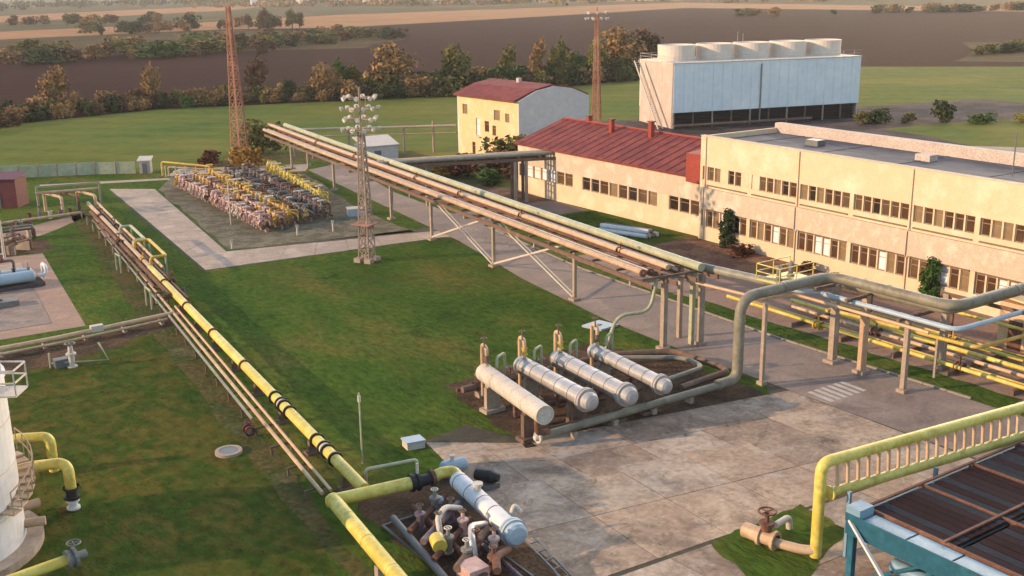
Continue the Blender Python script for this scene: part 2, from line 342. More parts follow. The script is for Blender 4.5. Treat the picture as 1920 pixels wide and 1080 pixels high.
# concrete path round the valve yard, laid in slabs
def quad_slabs(name, A, B, C, D, nu, nv, m, parent, z0, z1, gap=.03, jit=.01, drop=None):
    """slabs filling quad A-B-C-D (A->B is u, A->D is v)"""
    A, B, C, D = [Vector((*p, 0)) for p in (A, B, C, D)]
    for i in range(nu):
        for j in range(nv):
            if drop and drop(i, j): continue
            mb = MB(); q = []
            for u, v in ((i, j), (i+1, j), (i+1, j+1), (i, j+1)):
                u /= nu; v /= nv; q.append((A*(1-u)+B*u)*(1-v)+(D*(1-u)+C*u)*v)
            c = sum(q, Vector())/4; q = [c+(p-c)*(1-gap/max(.4, (p-c).length)) for p in q]
            h = z1+rng.uniform(-jit, jit)
            mb.prism([(p.x, p.y) for p in q], z0, h)
            mm = m if not isinstance(m, list) else rng.choice(m)
            mb.build(name, mm, parent)
pth = sheet('concrete_path', [(36.2,145.6),(31.6,96.1),(56.4,94.3),(62.0,95.5),(62.5,98.6),(36.2,102.4),(41.2,141.8)], 4*Z, m_joint)
quad_slabs('concrete_slab', (36.4,145.4),(41.1,141.6),(36.0,102.2),(31.8,96.3), 1, 12, m_path, pth, .018, .05)
quad_slabs('concrete_slab', (31.8,96.3),(56.4,94.4),(56.4,97.6),(36.0,102.2), 7, 1, m_path, pth, .018, .05)
sheet('concrete_path', [(56.4,94.4),(63,92),(63,95),(56.4,97.6)], 5*Z, m_path)
sheet('gravel_yard', wob([(36.6,103),(41.4,141),(46,150.5),(58,147),(61.5,140),(56,112),(55.2,98.6)], 3, .3, 13), 4*Z, m_gravel)
sheet('road', [(63.2,143),(56.6,92),(53.2,76),(51.3,62),(50.9,52),(51.2,30),(51.2,5),(59,5),(58.6,36),(58.2,51),(59.3,75.6),(62.8,98),(64.5,120),(70,146)], 6*Z, m_road)
sheet('road', [(60,97),(76.5,96),(77,103.5),(62.6,104)], 5*Z, m_road)
for p, q in (((58.75,36),(58.35,51)), ((58.35,51),(59.45,75.6)), ((59.45,75.6),(62.4,95.5))):
    k = MB()
    n = max(2, int(hypot(q[0]-p[0], q[1]-p[1])/1.6))
    for i in range(n):
        a = i/n; b = (i+.97)/n
        k.bar((p[0]+(q[0]-p[0])*a, p[1]+(q[1]-p[1])*a, .06), (p[0]+(q[0]-p[0])*b, p[1]+(q[1]-p[1])*b, .06), .16, .14)
    k.build('kerb', m_kerb)['kind'] = 'structure'
sheet('paved_yard', [(60.4,10),(76,10),(76,78),(61,80),(60.2,58)], 4*Z, m_pave)
sheet('grass_verge', wob([(58.9,34),(61.2,34),(61.0,58),(60.6,64),(58.5,60),(58.5,51)], 1.6, .25, 14), 5*Z, m_lawn)
sheet('grass_verge', wob([(64,82),(76.6,80),(77,95.6),(63,95.5)], 2, .3, 15), 5*Z, m_lawn)
sheet('planting_bed', wob([(67.5,78.5),(76.2,79),(76.0,54),(72.8,52),(70.5,60)], 2, .35, 16), 5*Z, m_bed)
sheet('planting_bed', wob([(66,104.2),(77,103.8),(77,118),(66,120)], 2, .4, 17), 5*Z, m_bed)
sheet('concrete_path', [(45.5,150.8),(62.5,142.4),(66,148),(49,156)], 3.5*Z, m_path)
sheet('concrete_path', [(29.5,153),(45,147.5),(45.3,149.2),(29.8,154.8)], 4.5*Z, m_path)
sheet('dry_lawn', wob([(-30,-5),(17.5,20),(18.0,38),(20.0,55),(22.0,75),(22.6,80),(14,77.5),(-30,77.5)], 1.5, .5, 31), 3.5*Z, m_dry)
# big concrete yard in slabs
yd = sheet('concrete_yard', wob([(28.2,50.4),(31.5,51.0),(33,47.3),(49.5,43.9),(51.2,46),(51.2,5),(30,5),(22,34),(24.5,41),(27.6,44.4)], 2.5, .12, 18), 4*Z, m_joint)
quad_slabs('concrete_slab', (28.3,50.2),(33.1,46.6),(33.0,41),(27.2,43.6), 2, 2, m_concs, yd, .017, .03)
quad_slabs('concrete_slab', (33.1,46.9),(51.0,43.6),(51.0,37.2),(33.0,41), 4, 2, m_concs, yd, .017, .03)
quad_slabs('concrete_slab', (26.6,43.6),(51.0,37.2),(51.0,31.5),(26.0,33), 6, 2, m_concs, yd, .017, .03, drop=lambda i, j: False)
quad_slabs('concrete_slab', (22.6,36.5),(26.2,38.5),(25.6,33),(22.5,33), 1, 2, m_concs, yd, .017, .03)
quad_slabs('concrete_slab', (22.5,32.9),(51.0,31.4),(51.0,20),(24.0,20), 7, 3, m_concs, yd, .017, .03)
sheet('grass_patch', wob([(33.1,32.4),(39.4,32.6),(39.2,29.5),(33.5,27.5),(32.0,28.6)], .6, .15, 19), .045, m_lawn)
sheet('soil_patch', wob([(32.4,46.2),(33.8,57.4),(46.5,58.6),(49.6,52),(49.2,43.9)], 1.2, .3, 20), 6*Z, m_soil)
sheet('soil_patch', wob([(21.2,44),(22.2,46.4),(27.8,46.2),(27.5,42),(26,34),(21.8,34)], 1, .25, 21), 7*Z, m_soil)
sheet('trench_soil', wob([(17.9,36),(18.7,36),(24.4,85),(29.7,131),(28.2,131),(22.3,85)], 3, .25, 22), 4*Z, m_rough)
for i in range(6):
    m = MB().box(51.6+i*.62, 51.95+i*.62, 40.7, 43.0, 0, .0); 
    sheet('road_marking', [(51.5+i*.6,40.7),(51.85+i*.6,40.7),(51.95+i*.6,42.7),(51.6+i*.6,42.7)], 8*Z, m_white)
lp = sheet('concrete_pad', [(-15,116),(21.2,113),(18.4,85.2),(-15,86.5)], 4*Z, m_pave)
quad_slabs('concrete_slab', (-2,111),(18.6,110),(16.4,87.5),(-2,88.5), 4, 4, [m_path, m_road], lp, .018, .05)
sheet('concrete_pad', wob([(2,124),(22.5,127),(29.5,131),(29.3,128.6),(22.8,121.5),(2,118)], 3, .3, 23), 4*Z, m_pave)
sheet('soil_patch', wob([(0,76.5),(15,76.8),(24.3,81.3),(24.5,83),(12,82.2),(0,81.8)], 2, .35, 24), 5*Z, m_soil)

# ------------------------------------------------------------------ buildings
def window(parent, x, y, z0, wd, h, m, mullion=True):
    """window in a wall that faces -x (local frame of the building); frame > pane"""
    f = MB(); t = .06
    f.box(x-.03, x+.05, y-wd/2, y-wd/2+t, z0, z0+h); f.box(x-.03, x+.05, y+wd/2-t, y+wd/2, z0, z0+h)
    f.box(x-.03, x+.05, y-wd/2+t, y+wd/2-t, z0, z0+t); f.box(x-.03, x+.05, y-wd/2+t, y+wd/2-t, z0+h-t, z0+h)
    if mullion: f.box(x-.025, x+.045, y-wd/2+t, y+wd/2-t, z0+h*.68, z0+h*.68+.05)
    o = f.build('window', m_frame, parent, local=True)
    p = MB().box(x+.01, x+.03, y-wd/2+t+.002, y+wd/2-t-.002, z0+t+.002, z0+h-t-.002)
    p.build('pane', m, o, local=True)
    return o

b = thing('long_building', 'long two storey cream workshop with rows of brown windows and flat grey roof', 'building', (76.45,78.2,0), R(-1.85))
LEN, DEP = 62.0, 10.6
MB().box(.42, DEP, -LEN, -.3, 0, 9.7).build('core', m_core, b, local=True)
MB().box(.0, .42, -LEN, -.3, -.1, 1.38).build('plinth_wall', m_cream, b, local=True)
MB().box(-.22, .42, -LEN, -.302, 3.25, 5.3).build('pebbledash_band', m_band, b, local=True)
MB().box(.03, .42, -LEN, -.3, 5.302, 6.05).build('apron_wall', m_cream, b, local=True)
MB().box(.0, .42, -LEN, -.3, 7.42, 10.35).build('upper_wall', m_cream, b, local=True)
MB().box(.0, DEP, -.298, .05, -.1, 10.35).build('end_wall', m_cream, b, local=True)
MB().box(DEP, DEP+.3, -LEN, .05, 0, 9.7).build('rear_wall', m_cream, b, local=True)
MB().box(.42, DEP, -LEN, -.3, 9.702, 9.86).build('roof', m_roof, b, local=True)
MB().box(DEP-.5, DEP+.32, -LEN, .05, 9.862, 10.85).build('parapet', m_par, b, local=True)
MB().box(-.05, .47, -LEN, .06, 10.352, 10.43).build('coping', m_band, b, local=True)
for k, y in enumerate((-9, -21, -34, -47)):
    MB().cbox(6.2+.5*(k%2), y, 9.862, 1.1, 1.5, .55).build('roof_vent', m_par if k%2 else m_steel, b, local=True)
for k in range(7):
    y = -4-8.4*k; MB().box(.6, DEP-.52, y-.06, y+.06, 9.862, 9.90).build('roof_seam', m_roof, b, local=True)
MB().tube([(5.4,-30,9.86),(5.4,-30,13.4)], .05, 6).build('antenna_pole', m_steel, b, local=True)
for k in range(5):
    y = -.75-12.1*k; MB().tube([(-.08,y,10.3),(-.08,y,5.5),(-.32,y,5.2),(-.32,y,3.3),(-.08,y,3.0),(-.08,y,.1)],.055,6).build('downpipe', m_cream, b, local=True)
bay = 6.05; nb = 10
y0 = -.55
for i in range(nb):
    ya = y0-i*bay
    for z, h, tag_ in ((6.05, 1.37, 'u'), (1.38, 1.87, 'l')):
        MB().box(.02, .42, ya-.42, ya, z+.002, z+h-.002).build('pier', m_cream, b, local=True)
    MB().box(-.06, .2, ya-bay+.1, ya-.5, 5.5, 5.62).build('sill', m_sill, b, local=True)
    MB().box(-.02, .3, ya-bay+.1, ya-.5, 3.08, 3.248).build('lintel', m_sill, b, local=True)
    n = 6; ww = (bay-.42)/n
    for j in range(n):
        yc = ya-.42-ww*(j+.5)
        skip = (i == 0 and j in (2, 5)) or (i == 1 and j in (0,))
        if j:
            MB().box(.06, .42, yc+ww/2-.07, yc+ww/2+.07, 6.054, 7.416).build('mullion', m_cream, b, local=True)
        if skip: MB().box(.07, .42, yc-ww/2+.072, yc+ww/2-.072, 6.054, 7.416).build('blocked_window', m_cream, b, local=True)
        else:
            mm = rng.choice(m_glass+[m_glass[0], m_tanpane] if (i, j) not in ((1, 3),(2, 2)) else [m_tanpane])
            window(b, .2, yc, 6.06, ww-.16, 1.34, mm)
    for j in range(n):
        yc = ya-.42-ww*(j+.5)
        if j: MB().box(.08, .42, yc+ww/2-.07, yc+ww/2+.07, 1.384, 3.07).build('mullion', m_cream, b, local=True)
        r = rng.random()
        mm = m_blind if (j in (2, 3) and r < .9) else rng.choice(m_glass+[m_glass[0], m_tanpane])
        window(b, .2, yc, 1.40, ww-.16, 1.6, mm)

# low building with the red roof, beyond the long one
rb = thing('red_roofed_building', 'low cream building with rusty red pitched roof behind the long workshop', 'building', (77.0,78.45,0), R(0))
W2, L2 = 15.0, 32.0
MB().box(.4, W2, .3, L2, 0, 6.0).build('core', m_core, rb, local=True)
MB().box(0, .4, .0, L2, -.1, 2.1).build('plinth_wall', m_cream, rb, local=True)
MB().box(0, .4, .0, L2, 3.6, 6.1).build('upper_wall', m_band, rb, local=True)
MB().box(.0, W2, L2, L2+.3, -.1, 6.1).build('end_wall', m_band, rb, local=True)
roof = MB()
prof = [(-.45, 5.95), (7.2, 8.35), (W2+.4, 6.0)]
for (xa, za), (xb, zb) in zip(prof[:-1], prof[1:]):
    n = 30
    roof.add([(xa,-.1,za),(xb,-.1,zb),(xb,L2+.6,zb),(xa,L2+.6,za),(xa,-.1,za+.18),(xb,-.1,zb+.18),(xb,L2+.6,zb+.18),(xa,L2+.6,za+.18)],
             [(3,2,1,0),(4,5,6,7),(0,1,5,4),(1,2,6,5),(2,3,7,6),(3,0,4,7)])
ro = roof.build('roof', m_red, rb, local=True)
for k in range(22):
    y = .6+k*1.46
    MB().bar((-.4,y,6.16),(7.15,y,8.53),.07,.07).build('roof_seam', m_red, ro, local=True)
MB().tube([(7.2,0,8.56),(7.2,L2+.5,8.56)],.14,6).build('ridge_cap', m_redp, ro, local=True)
MB().add([(-.5,-.12,5.5),(7.2,-.12,8.2),(7.2,-.12,9.2),(-.5,-.12,8.4),(-.5,1.9,5.5),(7.2,1.9,8.2),(7.2,1.9,9.2),(-.5,1.9,8.4)],
         [(0,1,2,3),(7,6,5,4),(4,5,1,0),(5,6,2,1),(6,7,3,2),(7,4,0,3)]).build('fire_wall', m_redp, rb, local=True)
for y, x, h in ((14.5, 6.0, 1.6), (21.0, 5.6, 1.3), (27.5, 7.4, 1.0)):
    c = MB().cbox(x, y, 7.6, .5, .5, h+.6).build('chimney', m_redp, rb, local=True)
    MB().cbox(x, y, 8.2+h, .7, .7, .12).build('chimney_cap', m_rust, c, local=True)
for i in range(19):
    yc = .9+i*1.62
    if i in (3, 12): 
        MB().box(.02, .4, yc-.81, yc+.81, 2.1, 3.6).build('blocked_window', m_cream, rb, local=True); continue
    MB().box(.03, .4, yc-.81, yc-.71, 2.102, 3.598).build('pier', m_cream, rb, local=True)
    MB().box(.05, .4, yc+.71, yc+.81, 2.102, 3.598).build('pier', m_cream, rb, local=True)
    window(rb, .22, yc, 2.12, 1.4, 1.46, rng.choice(m_glass+([m_blind]*3 if i > 13 else [m_tanpane])))

# yellow house
h = thing('yellow_house', 'two storey yellow house with red hipped gable roof and white end wall', 'house', (89.0,128.0,0), R(3))
HW, HL, HE = 13.2, 14.6, 9.0
MB().box(.3, HW-.3, .3, HL-.3, 0, HE-.1).build('core', m_core, h, local=True)
def wall_holes(parent, name, m, y0, y1, z0, z1, holes, x0=0, x1=.3):
    """wall facing -x, split round window holes (yc, w, zb, h)"""
    mb = MB(); ys = sorted(set([y0, y1]+[v for a in holes for v in (a[0]-a[1]/2, a[0]+a[1]/2)])); zs = sorted(set([z0, z1]+[v for a in holes for v in (a[2], a[2]+a[3])]))
    for i in range(len(ys)-1):
        for j in range(len(zs)-1):
            yc = (ys[i]+ys[i+1])/2; zc = (zs[j]+zs[j+1])/2
            if any(abs(yc-a[0]) < a[1]/2 and a[2] < zc < a[2]+a[3] for a in holes): continue
            mb.box(x0, x1, ys[i], ys[i+1], zs[j], zs[j+1])
    return mb.build(name, m, parent, local=True)
holes = [(12.9,1.3,6.2,1.5),(9.6,1.0,3.2,2.6),(7.4,1.1,4.0,1.6),(4.9,1.5,5.9,1.5),(5.6,.9,3.6,1.5),(2.4,1.0,5.8,1.3),(10.8,.8,.3,1.9)]
wall_holes(h, 'front_wall', m_hcream, 0, HL, -.1, HE, holes)
for k, a in enumerate(holes):
    window(h, .12, a[0], a[2], a[1], a[3], [m_tanpane, m_blind, m_glass[0], m_tanpane, m_glass[2], m_tanpane, m_glass[0]][k])
MB().box(-.35, -.02, 8.9, 10.3, 3.0, 3.14).build('balcony_slab', m_hwhite, h, local=True)
g = MB(); gp = [(0,-.1),(HW,-.1),(HW,HE),(HW*.75,HE+1.25),(HW/2,HE+1.75),(HW*.25,HE+1.25),(0,HE)]
for yy in (-.3, HL):
    n = len(gp); vs = [(x,yy,z) for x,z in gp]+[(x,yy+.3,z) for x,z in gp]
    g.add(vs, [tuple(range(n)), tuple(reversed(range(n,2*n)))]+[((i+1)%n,i,i+n,(i+1)%n+n) for i in range(n)])
    g.build('gable_wall', m_hwhite, h, local=True); g = MB()
MB().box(HW-.3, HW, 0, HL, -.1, HE).build('rear_wall', m_hwhite, h, local=True)
r_ = MB(); e = .55
pr = [(-e,HE-.05),(HW*.25,HE+1.28),(HW/2,HE+1.8),(HW*.75,HE+1.28),(HW+.2,HE+.02)]
for (xa,za),(xb,zb) in zip(pr[:-1],pr[1:]):
    r_.add([(xa,.02,za),(xb,.02,zb),(xb,HL+.5,zb),(xa,HL+.5,za),(xa,.02,za+.2),(xb,.02,zb+.2),(xb,HL+.5,zb+.2),(xa,HL+.5,za+.2)],
           [(3,2,1,0),(4,5,6,7),(0,1,5,4),(1,2,6,5),(2,3,7,6),(3,0,4,7)])
hr = r_.build('roof', m_red, h, local=True)
MB().cbox(HW*.45, 7.2, HE+1.5, .6, .6, 1.0).build('chimney', m_par, hr, local=True)
MB().box(-e-.12, -e, .0, HL+.5, HE-.1, HE+.06).build('gutter', m_rust, hr, local=True)

# cooling tower of five cells
t = thing('cooling_tower', 'long pale blue cooling tower with five round white fan stacks on top', 'cooling tower', (132.0,142.2,0), R(-15))
TL, TD, TH = 38.4, 13.4, 11.3
MB().box(.5, TL-.5, 1.1, TD-.8, 0, 10.8).build('core', m_core, t, local=True)
for i in range(5):
    x0 = i*TL/5; x1 = x0+TL/5
    for k in range(4):
        a = x0+(x1-x0)*k/4+.02; c = x0+(x1-x0)*(k+1)/4-.02
        MB().box(a, c, rng.uniform(-.008, .008), .25, 2.9, TH-.02).build('cladding_panel', m_cool, t, local=True)
    st = MB(); st.lathe((x0+TL/10, TD/2, TH), (0,0,1), [(0,3.4),(.35,3.35),(1.4,3.3),(2.85,3.38),(2.9,3.3),(2.6,3.1),(.2,3.1),(.2,0)], 32)
    s_ = st.build('fan_stack', m_stack, t, local=True)
    fb = MB()
    for q in range(6):
        a = 2*pi*q/6; fb.bar((x0+TL/10, TD/2, TH+1.1), (x0+TL/10+2.9*cos(a), TD/2+2.9*sin(a), TH+1.1), .5, .06)
    fb.build('fan', m_steel, s_, local=True)
    for k in range(2):
        a = x0+(x1-x0)*k/2; MB().cbox(a+.2, .3, 0, .22, .22, 2.9).build('column', m_brown if k else m_post, t, local=True)
for k in range(5):
    z = .3+k*.52
    MB().bar((.3,.8,z),(TL-.3,.8,z),.5,.05).build('louvre', m_louv, t, local=True)
MB().box(.0, TL, TD-.25, TD, 2.9, TH-.02).build('rear_wall', m_cool, t, local=True)
for k in range(6):
    y0_ = k*TD/6; MB().box(rng.uniform(-.02,.02), .25, y0_+.27 if k == 0 else y0_+.015, y0_+TD/6-.015, -.1, TH-.02).build('end_panel', m_coolend, t, local=True)
MB().box(TL-.25, TL, .27, TD-.27, -.1, TH-.02).build('end_wall', m_coolend, t, local=True)
MB().box(-.1, TL+.1, -.1, TD+.1, TH, TH+.14).build('deck', m_stack, t, local=True)
rl = MB()
for x in np.arange(0, TL+.1, 2.3): rl.bar((x,.02,TH+.14),(x,.02,TH+1.2),.05); rl.bar((x,TD-.02,TH+.14),(x,TD-.02,TH+1.2),.05)
for z in (.7, 1.2): rl.bar((0,.02,TH+z),(TL,.02,TH+z),.05); rl.bar((0,TD-.02,TH+z),(TL,TD-.02,TH+z),.05); rl.bar((0,.02,TH+z),(0,TD,TH+z),.05)
rl.build('railing', m_pale, t, local=True)
st = MB()
st.bar((-1.2,1.5,0),(-1.2,11.5,TH),.12,.3); st.bar((-2.1,1.5,0),(-2.1,11.5,TH),.12,.3)
for k in range(34): f = k/34; st.cbox(-1.65,1.5+10*f,TH*f,.9,.3,.04)
st.build('stair', m_pale, t, local=True)
MB().box(-2, TL+2, -3, TD+1, -.05, .12).build('basin', m_dark, t, local=True)
MB().tube([(TL*.45,-.16,TH-.5),(TL*.45,-.16,.3)],.13,8).build('downpipe', m_pipe_grey, t, local=True)
MB().tube([(-1,-2.2,.9),(TL*.7,-2.2,.9)],.25,10).build('water_pipe', m_brown, t, local=True)

# small sheds and boxes
def shed(name, label, cat, loc, dx, dy, hh, wm, rm, rz=0, door=True, over=.2, pitch=.4):
    o = thing(name, label, cat, loc, R(rz))
    MB().box(0, dx, 0, dy, -.05, hh).build('wall', wm, o, local=True)
    MB().add([(-over,-over,hh),(dx+over,-over,hh+.02),(dx+over,dy+over,hh+pitch),(-over,dy+over,hh+pitch),(-over,-over,hh+.12),(dx+over,-over,hh+.14),(dx+over,dy+over,hh+pitch+.12),(-over,dy+over,hh+pitch+.12)],
             [(3,2,1,0),(4,5,6,7),(0,1,5,4),(1,2,6,5),(2,3,7,6),(3,0,4,7)]).build('roof', rm, o, local=True)
    if door:
        d = MB().box(dx*.3, dx*.3+min(1, dx*.4), -.05, -.002, 0, min(2, hh*.85)).build('door', m_steel, o, local=True)
        MB().cbox(dx*.3+.15, -.08, 1, .06, .05, .12).build('handle', m_black, d, local=True)
    return o
shed('maroon_shed', 'dark maroon metal shed at the far left edge beside rusty pipes', 'shed', (20.6,141.6,0), 4.2, 3.2, 3.4, m_maroon, m_maroon, -34)
shed('white_cabin', 'small white cabin standing at the end of the rear concrete fence', 'cabin', (43.2,155.3,0), 1.5, 1.5, 1.75, m_par, m_pale, -28)
shed('lavender_shed', 'pale lavender grey low shed behind the pipe rack by the floodlight mast', 'shed', (71.4,141.5,0), 5.2, 4.4, 2.6, m_hwhite, m_pale, -8, pitch=.9)
sx = shed('tan_kiosk', 'tan boxy kiosk by the right edge beside the yellow pipes', 'kiosk', (69.3,36.8,0), 5.0, 4.2, 3.3, m_tan, m_hcream, 0)
MB().box(-.06, -.002, .8, 1.7, 1.2, 2.1).build('window', m_glass[0], sx, local=True)
MB().box(-.05, -.002, 2.4, 3.4, .0, 2.1).build('rear_door', m_rust, sx, local=True)

# rear concrete fence, panel by panel
fe = thing('concrete_fence', 'pale concrete panel fence along the back of the site by the green field', 'fence', (26,164,0))
fpts = [(-8,166.5),(10,165.2),(26.5,163.7),(38.1,158.8),(43.0,155.8)]
for (ax, ay), (bx_, by_) in zip(fpts[:-1], fpts[1:]):
    n = max(1, round(hypot(bx_-ax, by_-ay)/2.6))
    for i in range(n):
        p = (ax+(bx_-ax)*i/n, ay+(by_-ay)*i/n); q = (ax+(bx_-ax)*(i+.94)/n, ay+(by_-ay)*(i+.94)/n)
        hh = 1.75 if ax > 20 else 1.35
        MB().bar((p[0],p[1],hh/2-.05),(q[0],q[1],hh/2-.05),.08,hh).build('panel', m_pipe_green if ax > 25 else m_post, fe)
        MB().cbox(p[0],p[1],-.05,.2,.2,hh+.1).build('post', m_post, fe)

# ------------------------------------------------------------------ main pipe rack
xc = lambda y: 50.0+.1305*(y-54.4)
zr = lambda y: 5.75-.011*(y-54) if y < 130 else 4.91-.004*(y-130)
rk = thing('pipe_rack', 'long elevated rack of cream and pale green pipes crossing the lawn diagonally', 'pipe rack', (50,54.4,0))
def rp(y, off, dz=0): return (xc(y)+off*.992, y-off*.13, zr(y)+dz)
LANES = [(-2.25, .20, m_pipe_pink, 53.6, 151), (-1.65, .15, m_pipe_cream, 53.6, 151), (-1.15, .09, m_rust, 53, 150), (-.45, .10, m_rust, 54, 150),
         (.05, .2, m_pipe_cream, 54, 157), (.55, .14, m_pipe_pink, 54, 157), (1.05, .08, m_rust, 54, 155), (1.75, .30, m_pipe_green, 52.5, 154), (2.4, .13, m_pipe_green, 54, 130)]
for off, r, m, ya, yb in LANES:
    MB().tube([rp(y, off, r+.12) for y in np.linspace(ya, yb, 9)], r, 10).build('pipe', m, rk)
for off in (-2.25, -1.65):
    p = Vector(rp(53.6, off, .3)); d = (Vector(rp(53.1, off, .3))-p).normalized()
    MB().lathe(p-d*.1, d, [(0,.27),(.14,.27),(.14,.2),(.3,.02)], 12).build('end_flange', m_rust, rk)
for off in (-2.7, -.75, .85, 2.65):
    MB().bar(rp(51.8, off, -.22), rp(92, off, -.22), .14, .3).build('girder', m_brown, rk)
    MB().bar(rp(92, off, -.22), rp(149, off, -.22), .14, .3).build('girder', m_brown, rk)
for y in np.arange(53, 150, 3.2):
    MB().bar(rp(y, -2.75, .03), rp(y, 2.75, .03), .14, .16).build('cross_beam', m_brown, rk)
ST = [(145.5,.0),(126,-.2),(112.5,-.9),(105.6,-.4),(94.1,-.5),(81.2,.1),(68.1,.95),(54.4,.1)]
for y, off in ST:
    x, yy, z = rp(y, off)
    big = y < 60
    wd = .36 if big else .26
    MB().cbox(x, yy, -.05, wd, wd, z-.2).build('column', m_post, rk)
    MB().cbox(x, yy, -.05, .75, .75, .28).build('footing', m_post, rk)
    MB().bar(rp(y, -2.8, -.52), rp(y, 2.8, -.52), .2, .28).build('head_beam', m_post, rk)
for y, off in ((145.5, 2.4), (54.4, 2.5), (56, 2.6), (112.5, 2.3)):
    x, yy, z = rp(y, off); MB().cbox(x, yy, -.05, .3, .3, z-.2).build('column', m_post if y > 55 else m_pipe_green, rk)
for (ya, oa), (yb, ob) in ((ST[4], ST[5]), (ST[5], ST[6])):
    A = Vector(rp(ya, oa)); B = Vector(rp(yb, ob))
    for s_ in (-.17, .17):
        MB().bar((A.x+s_, A.y, A.z-.7), (B.x+s_, B.y, .3), .10).build('brace', m_pale, rk)
    MB().bar((A.x, A.y, .3), (B.x, B.y, B.z-.7), .16).build('brace', m_pale, rk)
# sloping hanger bars below the far part and small valves on top
for y in (60, 75.5, 88, 99, 118, 133):
    v = MB(); x, yy, z = rp(y, .05, .3)
    v.lathe((x,yy-.25,z),(0,1,0),[(0,.28),(.08,.28),(.08,.2),(.42,.2),(.42,.28),(.5,.28)],12); v.tube([(x,yy,z),(x,yy,z+.6)],.06,6)
    vo = v.build('valve', m_rust, rk); MB().wheel((x,yy,z+.62),.2,.025).build('handwheel', m_orange, vo)

# near end: big grey-green pipe loop on its own posts
lo = thing('pipe_loop', 'thick grey green pipe rising from the vessel pad and bending over the road', 'pipe', (48.3,45.6,0))
MB().tube([(46.6,45.6,.75),(48.3,45.55,.75),(48.35,45.6,6.1),(56.4,45.4,6.25),(56.9,36.6,6.1),(74,36.2,6.2)], .34, 16, fil=1.3).build('pipe', m_loop, lo)
for p, d_ in (((48.34,45.58,2.2),(0,0,1)),((48.34,45.58,4.6),(0,0,1)),((52,45.5,6.17),(1,0,.02)),((56.7,41,6.18),(0,1,0)),((63,36.4,6.14),(1,0,0))):
    MB().lathe(p, d_, [(0,.34),(0,.365),(.07,.365),(.07,.34)], 16).build('weld_band', m_pipe_grey, lo)
MB().tube([(52.2,54.6,5.9),(53.2,47.0,5.9),(57.6,46.6,5.55),(58.0,37.6,5.45),(73,37.3,5.5)], .3, 12, fil=1.0).build('pipe', m_pipe_grey, lo)
MB().tube([(53.9,53.6,5.3),(54.6,46.2,5.3),(55.6,45.9,5.2),(55.9,35.6,5.1),(72,35.1,5.1)], .16, 10, fil=.8).build('pipe', m_bluew, lo)
MB().tube([(50.9,53.0,5.2),(51.6,46.8,5.2),(54.9,46.8,4.9),(55.3,37.0,4.7)], .11, 8, fil=.6).build('pipe', m_pipe_cream, lo)
for x in (35.5, 38.5, 41.5, 44.5):
    s_ = MB(); s_.cbox(x, 45.85, 0, .3, .5, .4); s_.build('pipe_support', m_post, lo)
MB().tube([(33.0,45.9,.62),(46.7,45.6,.7)], .24, 14).build('pipe', m_loop, lo)
MB().lathe((46.7,45.6,.72),(-1,0,0),[(-.2,.34),(0,.34),(.25,.25)],16).build('reducer', m_loop, lo)
MB().lathe((33.1,45.9,.62),(-1,0,0),[(0,.24),(0,.36),(.12,.36),(.12,.24),(.3,.15),(.34,0)],16).build('end_flange', m_pale, lo)
for x, y, z, wd in ((57.3,45.5,5.6,.42),(57.2,43.0,5.4,.42),(62.2,40.5,5.2,.4),(50.4,45.4,5.5,.24),(56.4,39.2,4.9,.3),(66.5,36.9,5.2,.4),(52.9,53.6,5.3,.36)):
    MB().cbox(x, y, -.05, wd, wd, z).build('post', m_post if x != 57.2 else m_pipe_pink, lo)
    MB().cbox(x, y, -.05, wd*2, wd*2, .3).build('footing', m_post, lo)
for p, q in (((55.2,45.55,5.5),(58.4,45.55,5.5)),((55,42.9,5.35),(58.8,42.9,5.35)),((55.3,39.2,4.92),(58.8,39.2,4.92)),((62.2,35,5.1),(62.2,41,5.1)),((66.5,34.7,5.0),(66.5,38.2,5.0))):
    MB().bar(p, q, .2, .22).build('beam', m_brown, lo)
pl = MB(); pl.box(52.6,55.8,46.3,48.3,6.0,6.08)
po = pl.build('platform', m_yellow, lo)
q = MB()
for x in (52.6,54.2,55.8):
    for y in (46.3,48.3): q.bar((x,y,6.08),(x,y,7.1),.05)
for z in (6.6,7.1): q.bar((52.6,48.3,z),(55.8,48.3,z),.05); q.bar((52.6,46.3,z),(55.8,46.3,z),.05); q.bar((52.6,46.3,z),(52.6,48.3,z),.05)
q.build('railing', m_yellow, po)
for k, (x, y) in enumerate(((53.4,47.1),(54.9,47.4))):
    v = MB(); v.lathe((x,y,6.1),(0,0,1),[(0,.25),(.1,.25),(.1,.16),(.7,.16),(.7,.24),(.8,.24),(1.0,.06)],12); v.build('valve', m_greyv, lo)

# cross rack towards the red roofed building
cr = thing('branch_rack', 'grey pipe bridge branching right from the main rack to the red roofed building', 'pipe rack', (57.5,111.6,0))
def cp(t, off, z): 
    a = Vector((58.0,111.6)); b_ = Vector((78.6,103.4)); d = (b_-a).normalized(); n = Vector((-d.y, d.x)); p = a+(b_-a)*t+n*off; return (p.x,p.y,z)
for off, r, m, z in ((-.7,.22,m_pipe_grey,5.75),(-.1,.16,m_pipe_green,5.7),(.4,.14,m_pipe_grey,5.7),(.85,.2,m_pipe_cream,5.75)):
    MB().tube([cp(0,off,z-.3),cp(1,off,z)], r, 10).build('pipe', m, cr)
for t_ in np.linspace(.05,.98,9): MB().bar(cp(t_,-1,5.32),cp(t_,1.1,5.32),.12,.14).build('cross_beam', m_brown, cr)
for off in (-1.0, 1.05): MB().bar(cp(0,off,5.0),cp(1,off,5.12),.12,.34).build('girder', m_brown, cr)
for t_ in (.72, .78, .95):
    for off in (-.9, .9):
        p = cp(t_, off, 0); MB().cbox(p[0],p[1],-.05,.28,.28,5.0).build('column', m_post if off < 0 else m_brown, cr)
